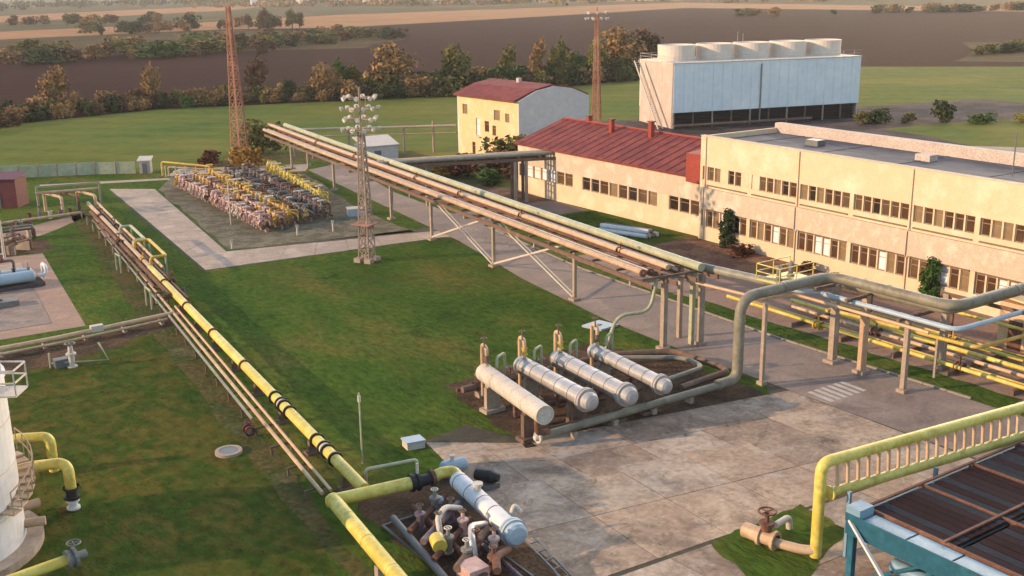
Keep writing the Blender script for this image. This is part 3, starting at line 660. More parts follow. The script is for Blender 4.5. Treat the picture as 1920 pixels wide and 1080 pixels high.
p1 = cp(.25,0,0); MB().cbox(p1[0],p1[1],-.05,.24,.24,5.0).build('column', m_post, cr)

# far gantry
fg = thing('far_pipe_gantry', 'thin cream pipe gantry on slim posts in front of the green field', 'pipe rack', (76,150,0))
ga, gb = Vector((66.3,156.2)), Vector((88.6,144.2))
gp = lambda t, z, o=0: ((ga+(gb-ga)*t).x+o, (ga+(gb-ga)*t).y+o, z)
for z, r, o, m in ((4.1,.14,0,m_pipe_cream),(4.15,.09,.5,m_pipe_green),(3.0,.1,.2,m_pipe_cream)):
    MB().tube([gp(0,z,o),gp(1,z,o)], r, 8).build('pipe', m, fg)
for t_ in (.02,.35,.68,.86): 
    MB().cbox(*gp(t_,-.05,.25)[:2],-.05,.26,.26,4.9 if t_ > .8 else 4.0).build('post', m_post, fg); MB().bar(gp(t_,3.9,-.2),gp(t_,3.9,.8),.12,.14).build('beam', m_post, fg)

# ------------------------------------------------------------------ masts
def lattice(name, label, x, y, H, w0, w1, m, group, bays=16, whip=0):
    o = thing(name, label, 'mast', (x,y,0), .5, group)
    leg = lambda i, f: ((w0+(w1-w0)*f)/2*(1,-1,-1,1)[i], (w0+(w1-w0)*f)/2*(1,1,-1,-1)[i], H*f)
    for i in range(4): MB().bar(leg(i,0),leg(i,1),.14 if H > 15 else .1).build('leg', m, o, local=True)
    lc = MB()
    for k in range(bays):
        f0 = k/bays; f1 = (k+1)/bays
        for i in range(4):
            j = (i+1) % 4; lc.bar(leg(i,f0),leg(j,f1),.065); lc.bar(leg(j,f0),leg(i,f1),.065); lc.bar(leg(i,f1),leg(j,f1),.065)
    lc.build('lattice', m, o, local=True)
    b_ = MB()
    for i in range(4): p = leg(i,0); b_.cbox(p[0],p[1],-.1,.7,.7,.5)
    b_.build('footing', m_post, o, local=True)
    if whip: MB().tube([(0,0,H),(0,0,H+whip)],.06,6).build('lightning_rod', m, o, local=True)
    return o
def flood_head(o, H, w_, rows, m):
    fr = MB()
    for k in range(rows): z = H+k*.95; fr.bar((-w_,0,z),(w_,0,z),.08); fr.bar((0,-w_,z),(0,w_,z),.08)
    fr.bar((-w_*.6,0,H),(-w_*.6,0,H+.95*(rows-1)),.07); fr.bar((w_*.6,0,H),(w_*.6,0,H+.95*(rows-1)),.07); fr.tube([(0,0,H-1),(0,0,H+rows*.95)],.1,6)
    fr.build('lamp_frame', m, o, local=True)
    for k in range(rows):
        for i in range(8):
            a = 2*pi*(i+.5*(k % 2))/8; r = w_*(.98 if i % 2 else .75); z = H+k*.95+.1
            d = Vector((cos(a),sin(a),-.35)).normalized(); p = Vector((r*cos(a),r*sin(a),z))
            f = MB().lathe(p, d, [(0,.05),(0,.12),(.25,.23),(.3,.23),(.3,.17)], 10).build('floodlight', m_pale, o, local=True)
            MB().lathe(p+d*.29, d, [(0,.16),(.02,.16),(.02,0)], 10).build('lens', m_lamp, f, local=True)
m1 = lattice('floodlight_mast', 'rusty lattice mast with white floodlight cluster standing on the lawn edge', 45.3, 90.2, 12.2, 1.15, .42, m_mastg, None, 10)
flood_head(m1, 12.4, 1.55, 4, m_mastg)
MB().box(-1.0,1.0,-1.0,1.0,3.6,3.68).build('platform', m_mast, m1, local=True)
m2 = lattice('lattice_tower', 'tall slender rust coloured lattice tower at the far corner of the valve yard', 59.1, 158.3, 22.5, 1.75, .4, m_mast, None, 15, 3)
MB().tube([(1.1,-1.0,0),(.3,-.2,22)],.07,6).build('cable_tray', m_mast, m2, local=True)
m3 = lattice('floodlight_mast', 'thin grey lattice mast with flat lamp head rising behind the yellow house', 119.0, 147.4, 19.0, 1.3, .5, m_mast, None, 13)
flood_head(m3, 19.2, 1.9, 2, m_mast)
pole = thing('thin_pole', 'thin pale pole with guard frame beside the yellow pipe junction', 'pole', (24.1,49.8,0))
MB().tube([(24.1,49.8,0),(24.1,49.8,4.1)],.05,8).build('pole', m_pipe_green, pole)
MB().tube([(24.1,49.8,3.6),(24.1,49.8,3.95)],.09,8).build('collar', m_pale, pole)
gf = thing('guard_pipe', 'pale green bent pipe frame just above the yellow tee', 'pipe', (24,46,0))
MB().tube([(22.6,46.4,.0),(22.6,46.4,1.35),(25.3,45.9,1.35),(25.3,45.9,0)],.09,8,fil=.2).build('pipe', m_pipe_green, gf)
for x_, y_ in ((22.6,46.4),(25.3,45.9)): MB().cbox(x_,y_,-.05,.4,.4,.12).build('base_plate', m_steel, gf)
for k, (px, py, hh, lb) in enumerate(((262,251,9,'left'),(271,262,9,'right'))):
    o = thing('power_pole', 'concrete power pole at far right on the dark field, %s one of two' % lb, 'power pole', (px,py,0), .6, 'power poles on the far field')
    MB().tube([(0,0,0),(0,0,hh)],[.2,.1],8).build('pole', m_post, o, local=True); MB().bar((-1,0,hh-.5),(1,0,hh-.5),.12).build('crossarm', m_post, o, local=True)

# ------------------------------------------------------------------ vessels on the pad
VES = [((34.2,53.4),(33.05,45.2),'first pale cream vessel at the left end of the row of four, open cone end',m_pale),
       ((36.8,53.2),(36.25,45.0),'second silver vessel from the left in the row of four, with domed head',m_silver),
       ((39.3,52.8),(38.6,44.3),'third silver vessel from the left in the row of four, longest domed head',m_silver),
       ((42.1,52.6),(41.3,44.3),'fourth silver vessel at the right end of the row, nearest the pipe riser',m_silver)]
for k, (a, c, lb, m) in enumerate(VES):
    o = thing('pressure_vessel', lb, 'vessel', (a[0],a[1],0), 0, 'four vessels on the brown pad')
    z = 2.15; A = Vector((*a, z)); C = Vector((*c, z)); d = (C-A).normalized(); L = (C-A).length; r = .56 if k < 3 else .48
    MB().lathe(A, d, [(0,.0),(.12,r*.6),(.35,r),(L-.9,r)]+([(L-.02,r),(L-.02,r*.9),(L-.1,r*.85),(L-.1,.02)] if k == 0 else [(L-.9,r)]), 24).build('shell', m, o)
    if k:
        MB().lathe(A+d*(L-.9), d, [(0,r),(0,r+.14),(.14,r+.14),(.14,r+.03),(.2,r+.03),(.2,r+.14),(.34,r+.14),(.34,r),(.6,r),(.8,r*.8),(.9,r*.45),(.93,0)], 24).build('channel_head', m_head, o)
    for s_ in np.arange(.9, L-1.2, 1.35): MB().lathe(A+d*s_, d, [(0,r+.012),(.05,r+.012),(.05,r-.02)], 24).build('strap', m_pale if k == 0 else m_steel, o)
    for s_ in (1.5, L-1.9):
        p = A+d*s_; g_ = MB(); g_.cbox(p.x,p.y,.2,1.0,.3,z-.75); g_.cbox(p.x-.3,p.y,.2,.2,.35,1.6); g_.cbox(p.x+.3,p.y,.2,.2,.35,1.6); g_.cbox(p.x,p.y,-.05,1.4,.8,.3)
        g_.build('saddle', m_post if s_ < 2 else m_brown, o)
    # inlet stack with valve and small loop at the far end
    p = A+d*.8
    MB().tube([(p.x,p.y,z+.4),(p.x,p.y,z+1.7),(p.x+.2,p.y+.8,z+1.7),(p.x+.2,p.y+.8,.5)],.12,10,fil=.3).build('inlet_pipe', m_pipe_cream if k else m_pipe_pink, o)
    v = MB(); v.lathe((p.x,p.y,z+.75),(0,0,1),[(0,.2),(.08,.2),(.08,.15),(.4,.15),(.4,.2),(.48,.2)],12); MB().tube([(p.x-.1,p.y+.1,z+1.7),(p.x-.1,p.y+.1,z+2.3)],.05,6).build('valve_stem', m_brown, o)
    vo = v.build('valve', m_ochre if k in (1,2) else m_brown, o); MB().wheel((p.x-.1,p.y+.1,z+2.3),.2,.025).build('handwheel', m_brown, vo)
    MB().tube([(p.x+.6,p.y-.2,z+.35),(p.x+.6,p.y-.2,z+1.0),(p.x+1.5,p.y+.3,z+1.0),(p.x+1.5,p.y+.3,.6)],.09,8,fil=.25).build('bypass_pipe', m_pipe_green, o)
    q_ = A+d*(L*.55); MB().tube([(q_.x,q_.y,z-.5),(q_.x,q_.y,.7),(q_.x+.9,q_.y,.7)],.12,8,fil=.2).build('drain_pipe', m_rust, o)
    if k == 0:
        MB().tube([(C.x-.1,C.y+.6,z-.4),(C.x-.1,C.y+.6,.9),(C.x+.6,C.y+.5,.9)],.2,10,fil=.3).build('outlet_pipe', m_rust, o)
hd = thing('pipe_header', 'rusty header pipes running behind and looping round the four vessels', 'pipe', (40,54,0))
for pts, r, m in (([(33.4,54.4,.75),(45.0,54.0,.75),(49.0,52.0,.75),(49.2,47.0,.75),(44.5,46.6,.75)],.22,m_brown), ([(33.4,55.1,.5),(45.5,54.9,.5)],.13,m_rust),
                  ([(43.6,53.4,1.0),(48.0,50.2,1.0),(47.9,48.0,1.0),(43.2,47.6,1.0)],.16,m_pipe_grey), ([(45.5,55.2,.6),(46.5,55.2,3.0),(48.8,54.4,3.0),(49.4,54.4,5.4)],.13,m_pipe_green),
                  ([(34.8,49.6,.7),(42.6,48.9,.7)],.16,m_rust),([(34.4,46.6,.55),(42.8,46.1,.55)],.14,m_brown)):
    MB().tube(pts, r, 10, fil=.9).build('pipe', m, hd)
for x in (34.6, 37, 39.5, 42.2, 45): 
    MB().cbox(x,54.4,-.05,.3,.6,.55).build('pipe_support', m_post, hd)
    v = MB().lathe((x-.3,54.4,.75),(1,0,0),[(0,.32),(.1,.32),(.1,.25),(.5,.25),(.5,.32),(.6,.32)],12); v.tube([(x,54.4,.8),(x,54.4,1.5)],.06,6)
    vo = v.build('valve', m_rust, hd); MB().wheel((x,54.4,1.5),.24,.03).build('handwheel', m_mauve, vo)

# ------------------------------------------------------------------ yellow pipeline on the left
yp = thing('yellow_pipeline', 'thick yellow pipeline running diagonally down the lawn to a tee', 'pipe', (21.8,45.1,0))
Yx = lambda y: 21.8+(y-45.2)*.0975
ZY = 1.05
MB().tube([(Yx(96),96,ZY),(21.8,45.0,ZY)], .31, 16).build('pipe', m_yellow, yp)
MB().tube([(20.0,44.75,ZY),(24.0,44.2,ZY)], .33, 16).build('pipe', m_yellow, yp)
MB().tube([(20.0,44.9,ZY),(20.0,44.7,ZY),(18.9,35.2,ZY)], .36, 16).build('pipe', m_yellow, yp)
MB().lathe((20.0,44.75,ZY),(-.8,.1,0),[(-.1,.36),(.15,.36),(.34,.25),(.42,0)],16).build('end_cap', m_yellow, yp)
for y in (49.0,50.2,50.7,51.9,56.6,57.7,58.2,59.4,66,74,82,90):
    MB().lathe((Yx(y),y,ZY),(.0975,1,0),[(0,.31),(0,.42),(.13,.42),(.13,.31)],16).build('flange', m_rust if y > 60 else m_black, yp)
for y in (50.45,57.95): MB().lathe((Yx(y)-.02,y-.24,ZY),(.0975,1,0),[(0,.34),(.5,.34)],16).build('valve_body', m_pale, yp)
MB().lathe((23.95,44.2,ZY),(1,-.14,0),[(0,.33),(0,.46),(.15,.46),(.15,.4),(.32,.4),(.32,.46),(.48,.46),(.48,.3),(1.2,.3)],16).build('valve_body', m_black, yp)
MB().tube([(24.35,44.15,ZY+.3),(24.35,44.15,ZY+1.0)],.07,8).build('valve_stem', m_pale, yp)
for y in np.arange(47.5, 96, 5.2):
    x = Yx(y); g_ = MB(); g_.cbox(x,y,-.05,.5,.3,.8); g_.cbox(x,y,-.05,.9,.6,.2); g_.build('pipe_support', m_brown, yp)
for y in (42.6, 40.1, 37.2): MB().lathe((20.0-(44.7-y)*.116,y,ZY),(.116,1,0),[(0,.36),(0,.375),(.06,.375),(.06,.36)],16).build('weld_band', m_yellow, yp)
MB().cbox(19.3,38.5,-.05,.6,.35,.75).build('pipe_support', m_post, yp)
# thin pipes beside it
tp = thing('thin_pipe_run', 'two thin pinkish pipes on low trestles left of the yellow pipeline', 'pipe', (20.6,46.3,0))
Tx = lambda y: 20.55+(y-46.1)*.1155
for off, r, m, y1, z in ((-.35,.11,m_pipe_pink,127,.62),(.12,.09,m_pipe_cream,84,.66),(-.8,.09,m_pipe_grey,120,.6)):
    y_lo = 46.6 if off > -.5 else 58
    MB().tube([(Tx(y)+off,y,z) for y in (y_lo,60,84) if y <= y1]+([(Tx(y1)+off,y1,z)] if y1 > 84 else []), r, 8).build('pipe', m, tp)
for y in np.arange(47.6, 127, 3.1):
    x = Tx(y); MB().bar((x-1.0,y,.46),(x+.4,y,.46),.09,.1).build('crossbar', m_brown, tp)
    for o in (-.9,.3): MB().cbox(x+o,y,-.05,.1,.1,.5).build('post', m_brown, tp)
# rusty upper bundle in the far half with yellow expansion loops
ub = thing('rusty_pipe_run', 'bundle of rusty and cream pipes on frames beyond the yellow pipeline', 'pipe', (27,100,0))
Ux = lambda y: 26.35+(y-92)*.098
for off, r, m, ya, yb, z in ((0,.2,m_pipe_pink,94,131,1.15),(.5,.15,m_rust,84,128,1.1),(-.5,.16,m_rust,86,126,1.1),(.95,.12,m_pipe_cream,95,131,1.2),(-.9,.11,m_brown,90,122,.9)):
    MB().tube([(Ux(ya)+off,ya,z),(Ux(yb)+off,yb,z)], r, 10).build('pipe', m, ub)
for ya, yb, o, z in ((96.5,104,1.6,1.9),(104.5,111.5,1.3,1.9)):
    MB().tube([(Ux(ya)+.2,ya,1.15),(Ux(ya)+.2,ya,z),(Ux(ya)+o,ya,z),(Ux(yb)+o,yb,z),(Ux(yb)+.2,yb,z),(Ux(yb)+.2,yb,1.15)],.14,10,fil=.35).build('expansion_loop', m_ochre if o > 1.4 else m_pipe_green, ub)
    for y in (ya+.2, yb-.2): MB().cbox(Ux(y)+o,y,-.05,.14,.14,z-.1).build('post', m_pipe_green, ub)
for y in np.arange(88, 130, 4.0):
    x = Ux(y); MB().bar((x-1.3,y,.9),(x+1.3,y,.9),.12,.14).build('crossbar', m_brown, ub)
    for o in (-1.2,1.2): MB().cbox(x+o,y,-.05,.13,.13,.95).build('post', m_post, ub)
for y, o, m in ((90,.5,m_rust),(99,0,m_orange),(108,-.5,m_rust),(116,.5,m_mauve),(122,0,m_rust)):
    x = Ux(y)+o; v = MB().lathe((x,y-.3,1.15),(0,1,0),[(0,.34),(.1,.34),(.1,.25),(.5,.25),(.5,.34),(.6,.34)],12); v.tube([(x,y,1.2),(x,y,2.0)],.06,6)
    vo = v.build('valve', m, ub); MB().wheel((x,y,2.0),.28,.03).build('handwheel', m_rust, vo)
for y in (100, 86.5):
    w_ = MB(); x = Ux(y)-1.9
    for dy in (0,1.4): w_.cbox(x,y+dy,-.05,.12,.12,1.7)
    w_.bar((x,y,1.6),(x,y+1.4,1.6),.1); w_.build('side_frame', m_pipe_green, ub)
# tall portal + U pipes at the far end
up = thing('riser_pipes', 'pinkish U shaped riser pipes in a portal frame near the maroon shed', 'pipe', (28,131,0))
for k in range(3):
    x = 26.2+k*1.7; y = 134.5-k*.6
    MB().tube([(x,y,.1),(x,y,2.3),(x+1.0,y-4.2,2.3),(x+1.0,y-4.2,.4)],.17,10,fil=.45).build('pipe', m_pipe_pink if k != 1 else m_rust, up)
MB().tube([(25,133,2.6),(31.6,131.8,2.6)],.16,10).build('pipe', m_pipe_pink, up)
for x, y in ((25.2,133),(31.8,131.6)): MB().cbox(x,y,-.05,.22,.22,3.4).build('post', m_post, up)
MB().bar((25.2,133,3.3),(31.8,131.6,3.3),.16,.2).build('beam', m_post, up)
MB().tube([(10,127.2,.6),(29.4,128.8,.6)],.14,8).build('ground_pipe', m_pipe_cream, up)
for k in range(5):
    x = 23.6+k*1.1; v = MB().lathe((x,130.3,.9),(0,0,-1),[(0,.3),(.1,.3),(.1,.2),(.9,.2)],10); vo = v.build('valve', (m_rust,m_greyv,m_pale,m_mauve,m_brown)[k], up)
    MB().wheel((x,130.3,1.5),.25,.03).build('handwheel', m_rust, vo)

lw = thing('low_pipe', 'pale cream low pipe crossing the lawn from the left pad to the thin pipes', 'pipe', (24,82,0))
MB().tube([(24.4,82.4,.62),(15.5,81.3,.62),(2,80.8,.62)],.17,10).build('pipe', m_pipe_cream, lw)
MB().tube([(23.8,81.8,.4),(15.5,80.7,.4),(2,80.2,.4)],.1,8).build('pipe', m_pipe_pink, lw)
for x in np.arange(3, 24, 2.9): MB().cbox(x,81.1+(x-9)*.07,-.05,.25,.8,.48).build('pipe_support', m_post, lw)
MB().cbox(18.4,81.7,.5,.9,.5,.45).build('valve_box', m_pale, lw)

bk = thing('valve_bracket', 'grey valve stand with slanted pipe rail on the grass below the left pad', 'valve', (15.2,75.9,0))
v = MB().lathe((15.2,75.9,0),(0,0,1),[(0,.35),(.1,.35),(.1,.2),(.9,.2),(.9,.35),(1.0,.35),(1.05,.2),(1.5,.15)],12); v.build('valve', m_pale, bk)
MB().wheel((15.2,75.9,1.7),.35,.04).build('handwheel', m_greyv, bk)
MB().tube([(13.9,76.5,0),(13.9,76.5,1.1)],.06,6).build('post', m_pipe_green, bk)
MB().tube([(13.9,76.5,.35),(17.4,74.9,.35),(17.0,75.6,1.5)],.07,6).build('rail', m_pipe_green, bk)
MB().cbox(14.6,76.4,0,.9,.7,.6).build('box', m_steel, bk)

# skid and posts on the left pad
sk_ = thing('pump_skid', 'grey blue skid with two small tanks on the left concrete pad', 'skid', (16.0,101,0))
MB().box(12.2,18.6,99.6,102.2,.06,.35).build('base', m_dark, sk_)
for k in range(2): MB().lathe((12.4,100.3+1.2*k,.95),(1,0,0),[(0,0),(.2,.4),(.3,.5),(5.4,.5),(5.5,.4),(5.7,0)],16).build('tank', m_bluew, sk_)
MB().tube([(18.2,100.3,.9),(18.9,100.3,.9),(18.9,100.3,1.6),(18.9,101.6,1.6),(18.9,101.6,.3)],.16,10,fil=.3).build('pipe', m_tank, sk_)
for k in range(5):
    v = MB().lathe((12.8+k*1.2,100.9,1.3),(0,0,1),[(0,.14),(.3,.14),(.3,.2),(.36,.2),(.36,.05),(.7,.05)],8).build('valve', m_black if k % 2 else m_greyv, sk_)
for k, (x, y, hh) in enumerate(((17.6,112.2,3.9),(14.4,117,4.2))):
    o = tag(MB().tube([(x,y,0),(x,y,hh)],[.14,.1],8).build('lamp_post', m_pale, None, loc=(x,y,0)), ('pale round post at the back edge of the left pad', 'pale round post behind the left pad near the soil')[k], 'post', 'posts on the left pad')
for k, (x, y, m, lb) in enumerate(((14,95,m_greyv,'grey low concrete block lying on the left pad'),(9,91,m_pipe_pink,'pinkish pipe stub frame near the front of the left pad'),(15.5,107,m_mauve,'dark mauve valve set behind the blue grey skid'))):
    o = thing('valve_set' if k else 'concrete_block', lb, 'valve' if k else 'block', (x,y,0))
    if k == 0: MB().prism([(x-1.5,y-.6),(x+1.4,y-.7),(x+1.5,y+.6),(x-1.4,y+.7)],0.05,.5).build('slab', m, o); MB().cbox(x,y,.5,.5,.4,.2).build('lug', m_steel, o)
    else:
        MB().tube([(x-2,y,.1),(x-2,y,1.0),(x+2,y+.3,1.0),(x+2,y+.3,.1)],.14,8,fil=.3).build('pipe', m, o)
        for q_ in (-1,0,1): vv = MB().lathe((x+q_,y+.15,1.0),(0,0,1),[(0,.22),(.3,.22),(.3,.08),(.7,.08)],10).build('valve', m_rust, o); MB().wheel((x+q_,y+.15,1.72),.22,.03).build('handwheel', m_pale, vv)

for k, (x, y, m, m2, lb) in enumerate(((20.5,120.5,m_rust,m_greyv,'rusty pipe stand at the back of the left pad near the ground pipe'),(17.5,124.5,m_pipe_pink,m_pale,'pink pipe stand with pale valves beside the maroon shed'),(11.5,107,m_greyv,m_mauve,'grey pipe stand half cut by the left edge'),(19.5,114.5,m_brown,m_rust,'brown pipe stand on dark soil at the pad corner'))):
    o = thing('pipe_stand', lb, 'pipe', (x,y,0), .25*k)
    for q_ in range(3):
        MB().tube([(-1.6,q_*.55,.1),(-1.6,q_*.55,1.1+.25*q_),(1.6,q_*.55,1.1+.25*q_),(1.6,q_*.55,.1)],.12,8,fil=.3).build('pipe', m if q_ != 1 else m2, o, local=True)
        vv = MB().lathe((-.6+.6*q_,q_*.55,.95+.25*q_),(0,0,1),[(0,.22),(.3,.22),(.3,.08),(.75,.06)],10).build('valve', m2, o, local=True); MB().wheel((-.6+.6*q_,q_*.55,1.72+.25*q_),.22,.03).build('handwheel', m, vv, local=True)
    for x_ in (-1.1,1.1): MB().cbox(x_,.55,-.05,.18,1.5,.95).build('pipe_support', m_post, o, local=True)
sheet('soil_patch', wob([(17,113.5),(22,113.5),(23,119.5),(18,120)], 1, .35, 41), 5*Z, m_soil)
# ------------------------------------------------------------------ valve yard: six manifold rows
def valve_mesh():
    b_ = MB(); b_.tube([(0,0,.2),(0,0,1.05)],.09,8)
    b_.lathe((-.28,0,.62),(1,0,0),[(0,.26),(.08,.26),(.08,.18),(.48,.18),(.48,.26),(.56,.26)],10)
    b_.lathe((0,0,1.0),(0,0,1),[(0,.2),(.07,.2),(.07,.1),(.35,.06),(.5,.06)],8)
    return b_.mesh('valve', m_pinkv)
def riser_mesh():
    return MB().tube([(0,0,.3),(0,0,1.25),(1.15,0,1.25),(1.15,0,.3)],.10,8,fil=.25).mesh('riser', m_pinkv)
VM, RM, WM = valve_mesh(), riser_mesh(), MB().wheel((0,0,0),.27,.035).mesh('handwheel', m_rust)
SM = MB().cbox(0,0,-.05,.25,.6,.5).mesh('pipe_support', m_post)
ROWS = [((42.1,107.6),(43.6,140.5),'front row of pinkish valves along the left side of the valve yard',m_pipe_pink,m_pinkv,m_pinkv,1.15,22),
        ((43.9,107.9),(46.0,141.0),'second row of pink and orange valves in the valve yard',m_pipe_pink,m_orange,m_pinkv,1.2,21),
        ((45.7,108.6),(48.6,142.2),'row of orange yellow valves in the left middle of the valve yard',m_ochre,m_orange,m_ochre,1.25,21),
        ((48.0,109.4),(51.2,143.2),'row of drab grey valves right of the orange row',m_pipe_grey,m_greyv,m_greyv,1.0,19),
        ((50.2,110.0),(54.0,144.0),'row of mauve brown valves in the right middle of the valve yard',m_brown,m_mauve,m_greyv,1.05,19),
        ((53.2,117.0),(57.2,143.0),'right hand row of bright yellow valves in the valve yard',m_yellow,m_yellow,m_yellow,1.2,15)]
for a, c, lb, mp, mv, mr, sc, n in ROWS:
    o = thing('valve_row', lb, 'valve row', (a[0],a[1],0), 0, 'valve rows in the gravel yard')
    A = Vector(a); C = Vector(c); d = (C-A).normalized(); rz = atan2(d.y,d.x)-pi/2
    MB().tube([(A.x,A.y,.62*sc),(C.x,C.y,.62*sc)],.17*sc,10).build('header_pipe', mp, o)
    MB().tube([(A.x+1.0,A.y,.36),(C.x+1.0,C.y,.36)],.12,8).build('header_pipe', m_rust if mp != m_yellow else m_yellow, o)
    for o_, z_ in ((.15,1.3),(.8,1.05)): MB().tube([(A.x+o_,A.y+.4,z_*sc),(C.x+o_,C.y-.4,z_*sc)],.11,8).build('header_pipe', mr if mr != m_greyv else mp, o)
    MB().lathe((A.x,A.y,.62*sc),(-d.x,-d.y,0),[(-.1,.28),(.1,.28),(.1,0)],12).build('end_flange', m_rust, o)
    for i in range(n):
        t_ = (i+.5)/n; p = A+(C-A)*t_; l = (p.x-a[0], p.y-a[1], 0); s_ = sc*rng.uniform(1.0,1.35)
        vo = place('valve', VM, o, l, rz+rng.choice((0,pi/2)), mv if rng.random() < .7 else rng.choice((m_rust,m_pale,m_ochre,mr)), (s_,s_,s_))
        place('handwheel', WM, vo, (0,0,1.5), 0, rng.choice((m_rust,mv,m_pale)))
        place('riser', RM, o, (l[0]+.1,l[1]+d.y*.8,0), rz, mr if rng.random() < .8 else m_rust, (1.1,1.1,rng.uniform(1.0,1.5)))
        if i % 3 == 0: place('pipe_support', SM, o, (l[0]+.6,l[1],0), rz)
ex = thing('valve_yard_frame', 'cream pipe frame with risers at the far left corner of the valve yard', 'pipe', (46.5,149.5,0))
MB().tube([(45.0,150.6,.2),(45.0,150.6,2.1),(50.2,144.8,1.6),(50.2,144.8,.2)],.15,8,fil=.4).build('pipe', m_ochre, ex)
MB().tube([(45.6,149.8,.2),(45.6,149.8,1.4),(49.8,146.4,1.1),(49.8,146.4,.2)],.12,8,fil=.3).build('pipe', m_pipe_cream, ex)
for k in range(5): MB().cbox(45.3+k*1.05,150.2-k*1.1,-.05,.12,.12,1.6).build('post', m_pale, ex)
wp = tag(MB().tube([(41.0,114.2,0),(41.0,114.2,5.0)],.07,8).build('vent_pole', m_pale, None, loc=(41.0,114.2,0)), 'thin pale vent pole rising from the pink valves', 'pole')
for k, (x, y, hh, lb) in enumerate(((44.6,104.6,1.1,'short pale marker post in front of the pink valve rows'),(48.4,104.0,1.2,'short pale marker post in front of the grey valve row'),(36.9,103.0,.9,'short pale marker post at the near corner of the path'))):
    o = thing('marker_post', lb, 'post', (x,y,0), 0, 'marker posts'); MB().cbox(x,y,-.05,.16,.16,hh).build('post', m_pale, o); MB().cbox(x,y,hh-.25,.3,.06,.3).build('plate', m_pale, o)
wbx = thing('white_valve_box', 'white low box at the right end of the valve yard', 'box', (54.0,110.4,0))
MB().prism([(53.1,109.9),(55.0,109.2),(55.6,110.6),(53.6,111.3)],0,.8).build('body', m_bluew, wbx); MB().prism([(53.0,109.85),(55.05,109.1),(55.7,110.65),(53.55,111.4)],.802,.88).build('lid', m_pale, wbx)

# ------------------------------------------------------------------ near scrubber skid
sc_ = thing('scrubber_vessel', 'white horizontal filter vessel with pale blue flanged head by the yard edge', 'vessel', (26.2,43,0))
A = Vector((26.05,43.3,1.1)); C = Vector((25.15,36.3,1.05)); d = (C-A).normalized(); L = (C-A).length
MB().lathe(A, d, [(0,.0),(.1,.3),(.3,.46),(L-.9,.46)], 24).build('shell', m_tank, sc_)
MB().lathe(A+d*(L-1.0), d, [(0,.46),(0,.62),(.13,.62),(.13,.5),(.2,.5),(.2,.64),(.36,.64),(.36,.56),(.62,.55),(.74,.42),(.76,0)], 24).build('head', m_bluew, sc_)
for s_ in (1.4,L-2.2):
    p = A+d*s_; MB().cbox(p.x,p.y,.0,.85,.3,.8).build('saddle', m_steel, sc_)
for s_ in (.6,1.9,3.2,4.4): MB().lathe(A+d*s_, d, [(0,.472),(.05,.472),(.05,.45)], 24).build('strap', m_steel, sc_)
p = A+d*2.6; MB().lathe((p.x,p.y,1.5),(0,0,1),[(0,.16),(.3,.16),(.3,.26),(.42,.26),(.42,0)],12).build('nozzle', m_pale, sc_)
p = A+d*(L-1.3); MB().tube([(p.x+.5,p.y+.5,1.2),(p.x+.8,p.y+.6,1.7),(p.x+1.0,p.y+.4,1.3)],.12,8,fil=.2).build('davit', m_pale, sc_)
sy = thing('yellow_inlet_elbow', 'yellow elbow pipe between black valve and white filter vessel', 'pipe', (25.6,44.2,0))
MB().tube([(25.2,44.1,1.05),(25.6,44.05,1.2),(26.3,43.9,1.2),(26.2,43.1,1.05)],.3,14,fil=.5).build('pipe', m_yellow, sy)
MB().lathe((25.15,44.1,1.05),(1,-.08,0),[(-.1,.32),(-.1,.45),(.08,.45),(.08,.32)],16).build('flange', m_rust, sy)
s2 = thing('small_white_drum', 'small pale drum lying at the top of the filter skid', 'drum', (27.0,46.3,0))
MB().lathe((26.5,45.6,.6),(1,-.12,0),[(0,0),(.1,.3),(.2,.38),(1.4,.38),(1.5,.3),(1.6,0)],16).build('shell', m_bluew, s2)
MB().cbox(27.3,45.5,0,.9,.4,.35).build('saddle', m_steel, s2); MB().lathe((27.2,45.5,.95),(0,0,1),[(0,.1),(.25,.1),(.25,.17),(.3,.17),(.3,0)],10).build('nozzle', m_pale, s2)
s3 = thing('black_motor', 'black motor on a base beside the white filter vessel', 'motor', (28.2,43.6,0))
MB().lathe((27.7,44.0,.6),(.6,-1,0),[(0,0),(0,.3),(.9,.36),(1.0,.3),(1.3,.2),(1.3,0)],14).build('body', m_black, s3); MB().cbox(28.0,43.4,0,.9,1.0,.3).build('base', m_steel, s3)
s4 = thing('valve_skid', 'rusty skid of valves and pipes below the white filter vessel', 'skid', (23.4,38,0))
for k, (a, c, r, m) in enumerate((((25.0,42.6,.7),(21.8,40.5,.7),.14,m_rust),((24.9,41.2,.9),(21.6,38.9,.9),.17,m_mauve),((24.7,39.8,.7),(21.4,37.6,.7),.15,m_rust),((24.6,38.2,.9),(21.6,36.0,.9),.2,m_brown),((24.4,36.6,.7),(21.6,34.6,.7),.16,m_rust),
                                  ((22.0,42.5,.45),(20.9,34.5,.45),.18,m_steel),((23.4,43.0,.4),(22.6,34.4,.4),.16,m_rust),((24.6,43.2,.35),(23.9,34.4,.35),.12,m_mauve))):
    MB().tube([a,c], r, 10).build('pipe', m, s4)
for k, (x, y, m) in enumerate(((22.6,40.9,m_mauve),(24.0,41.9,m_greyv),(22.9,39.7,m_rust),(24.1,40.6,m_mauve),(22.5,38.2,m_greyv),(23.9,39.2,m_pinkv),(23.4,37.3,m_rust),(22.6,36.8,m_greyv),(24.1,36.9,m_pinkv),(23.2,35.6,m_rust))):
    v = MB().lathe((x,y,.4),(0,0,1),[(0,.25),(.1,.25),(.1,.18),(.7,.18),(.7,.27),(.8,.27),(.85,.1),(1.2,.07)],12); vo = v.build('valve', m, s4); MB().wheel((x,y,1.62),.17,.03).build('handwheel', (m_brown,m_pale,m_brown)[k%3], vo)
fr = MB()
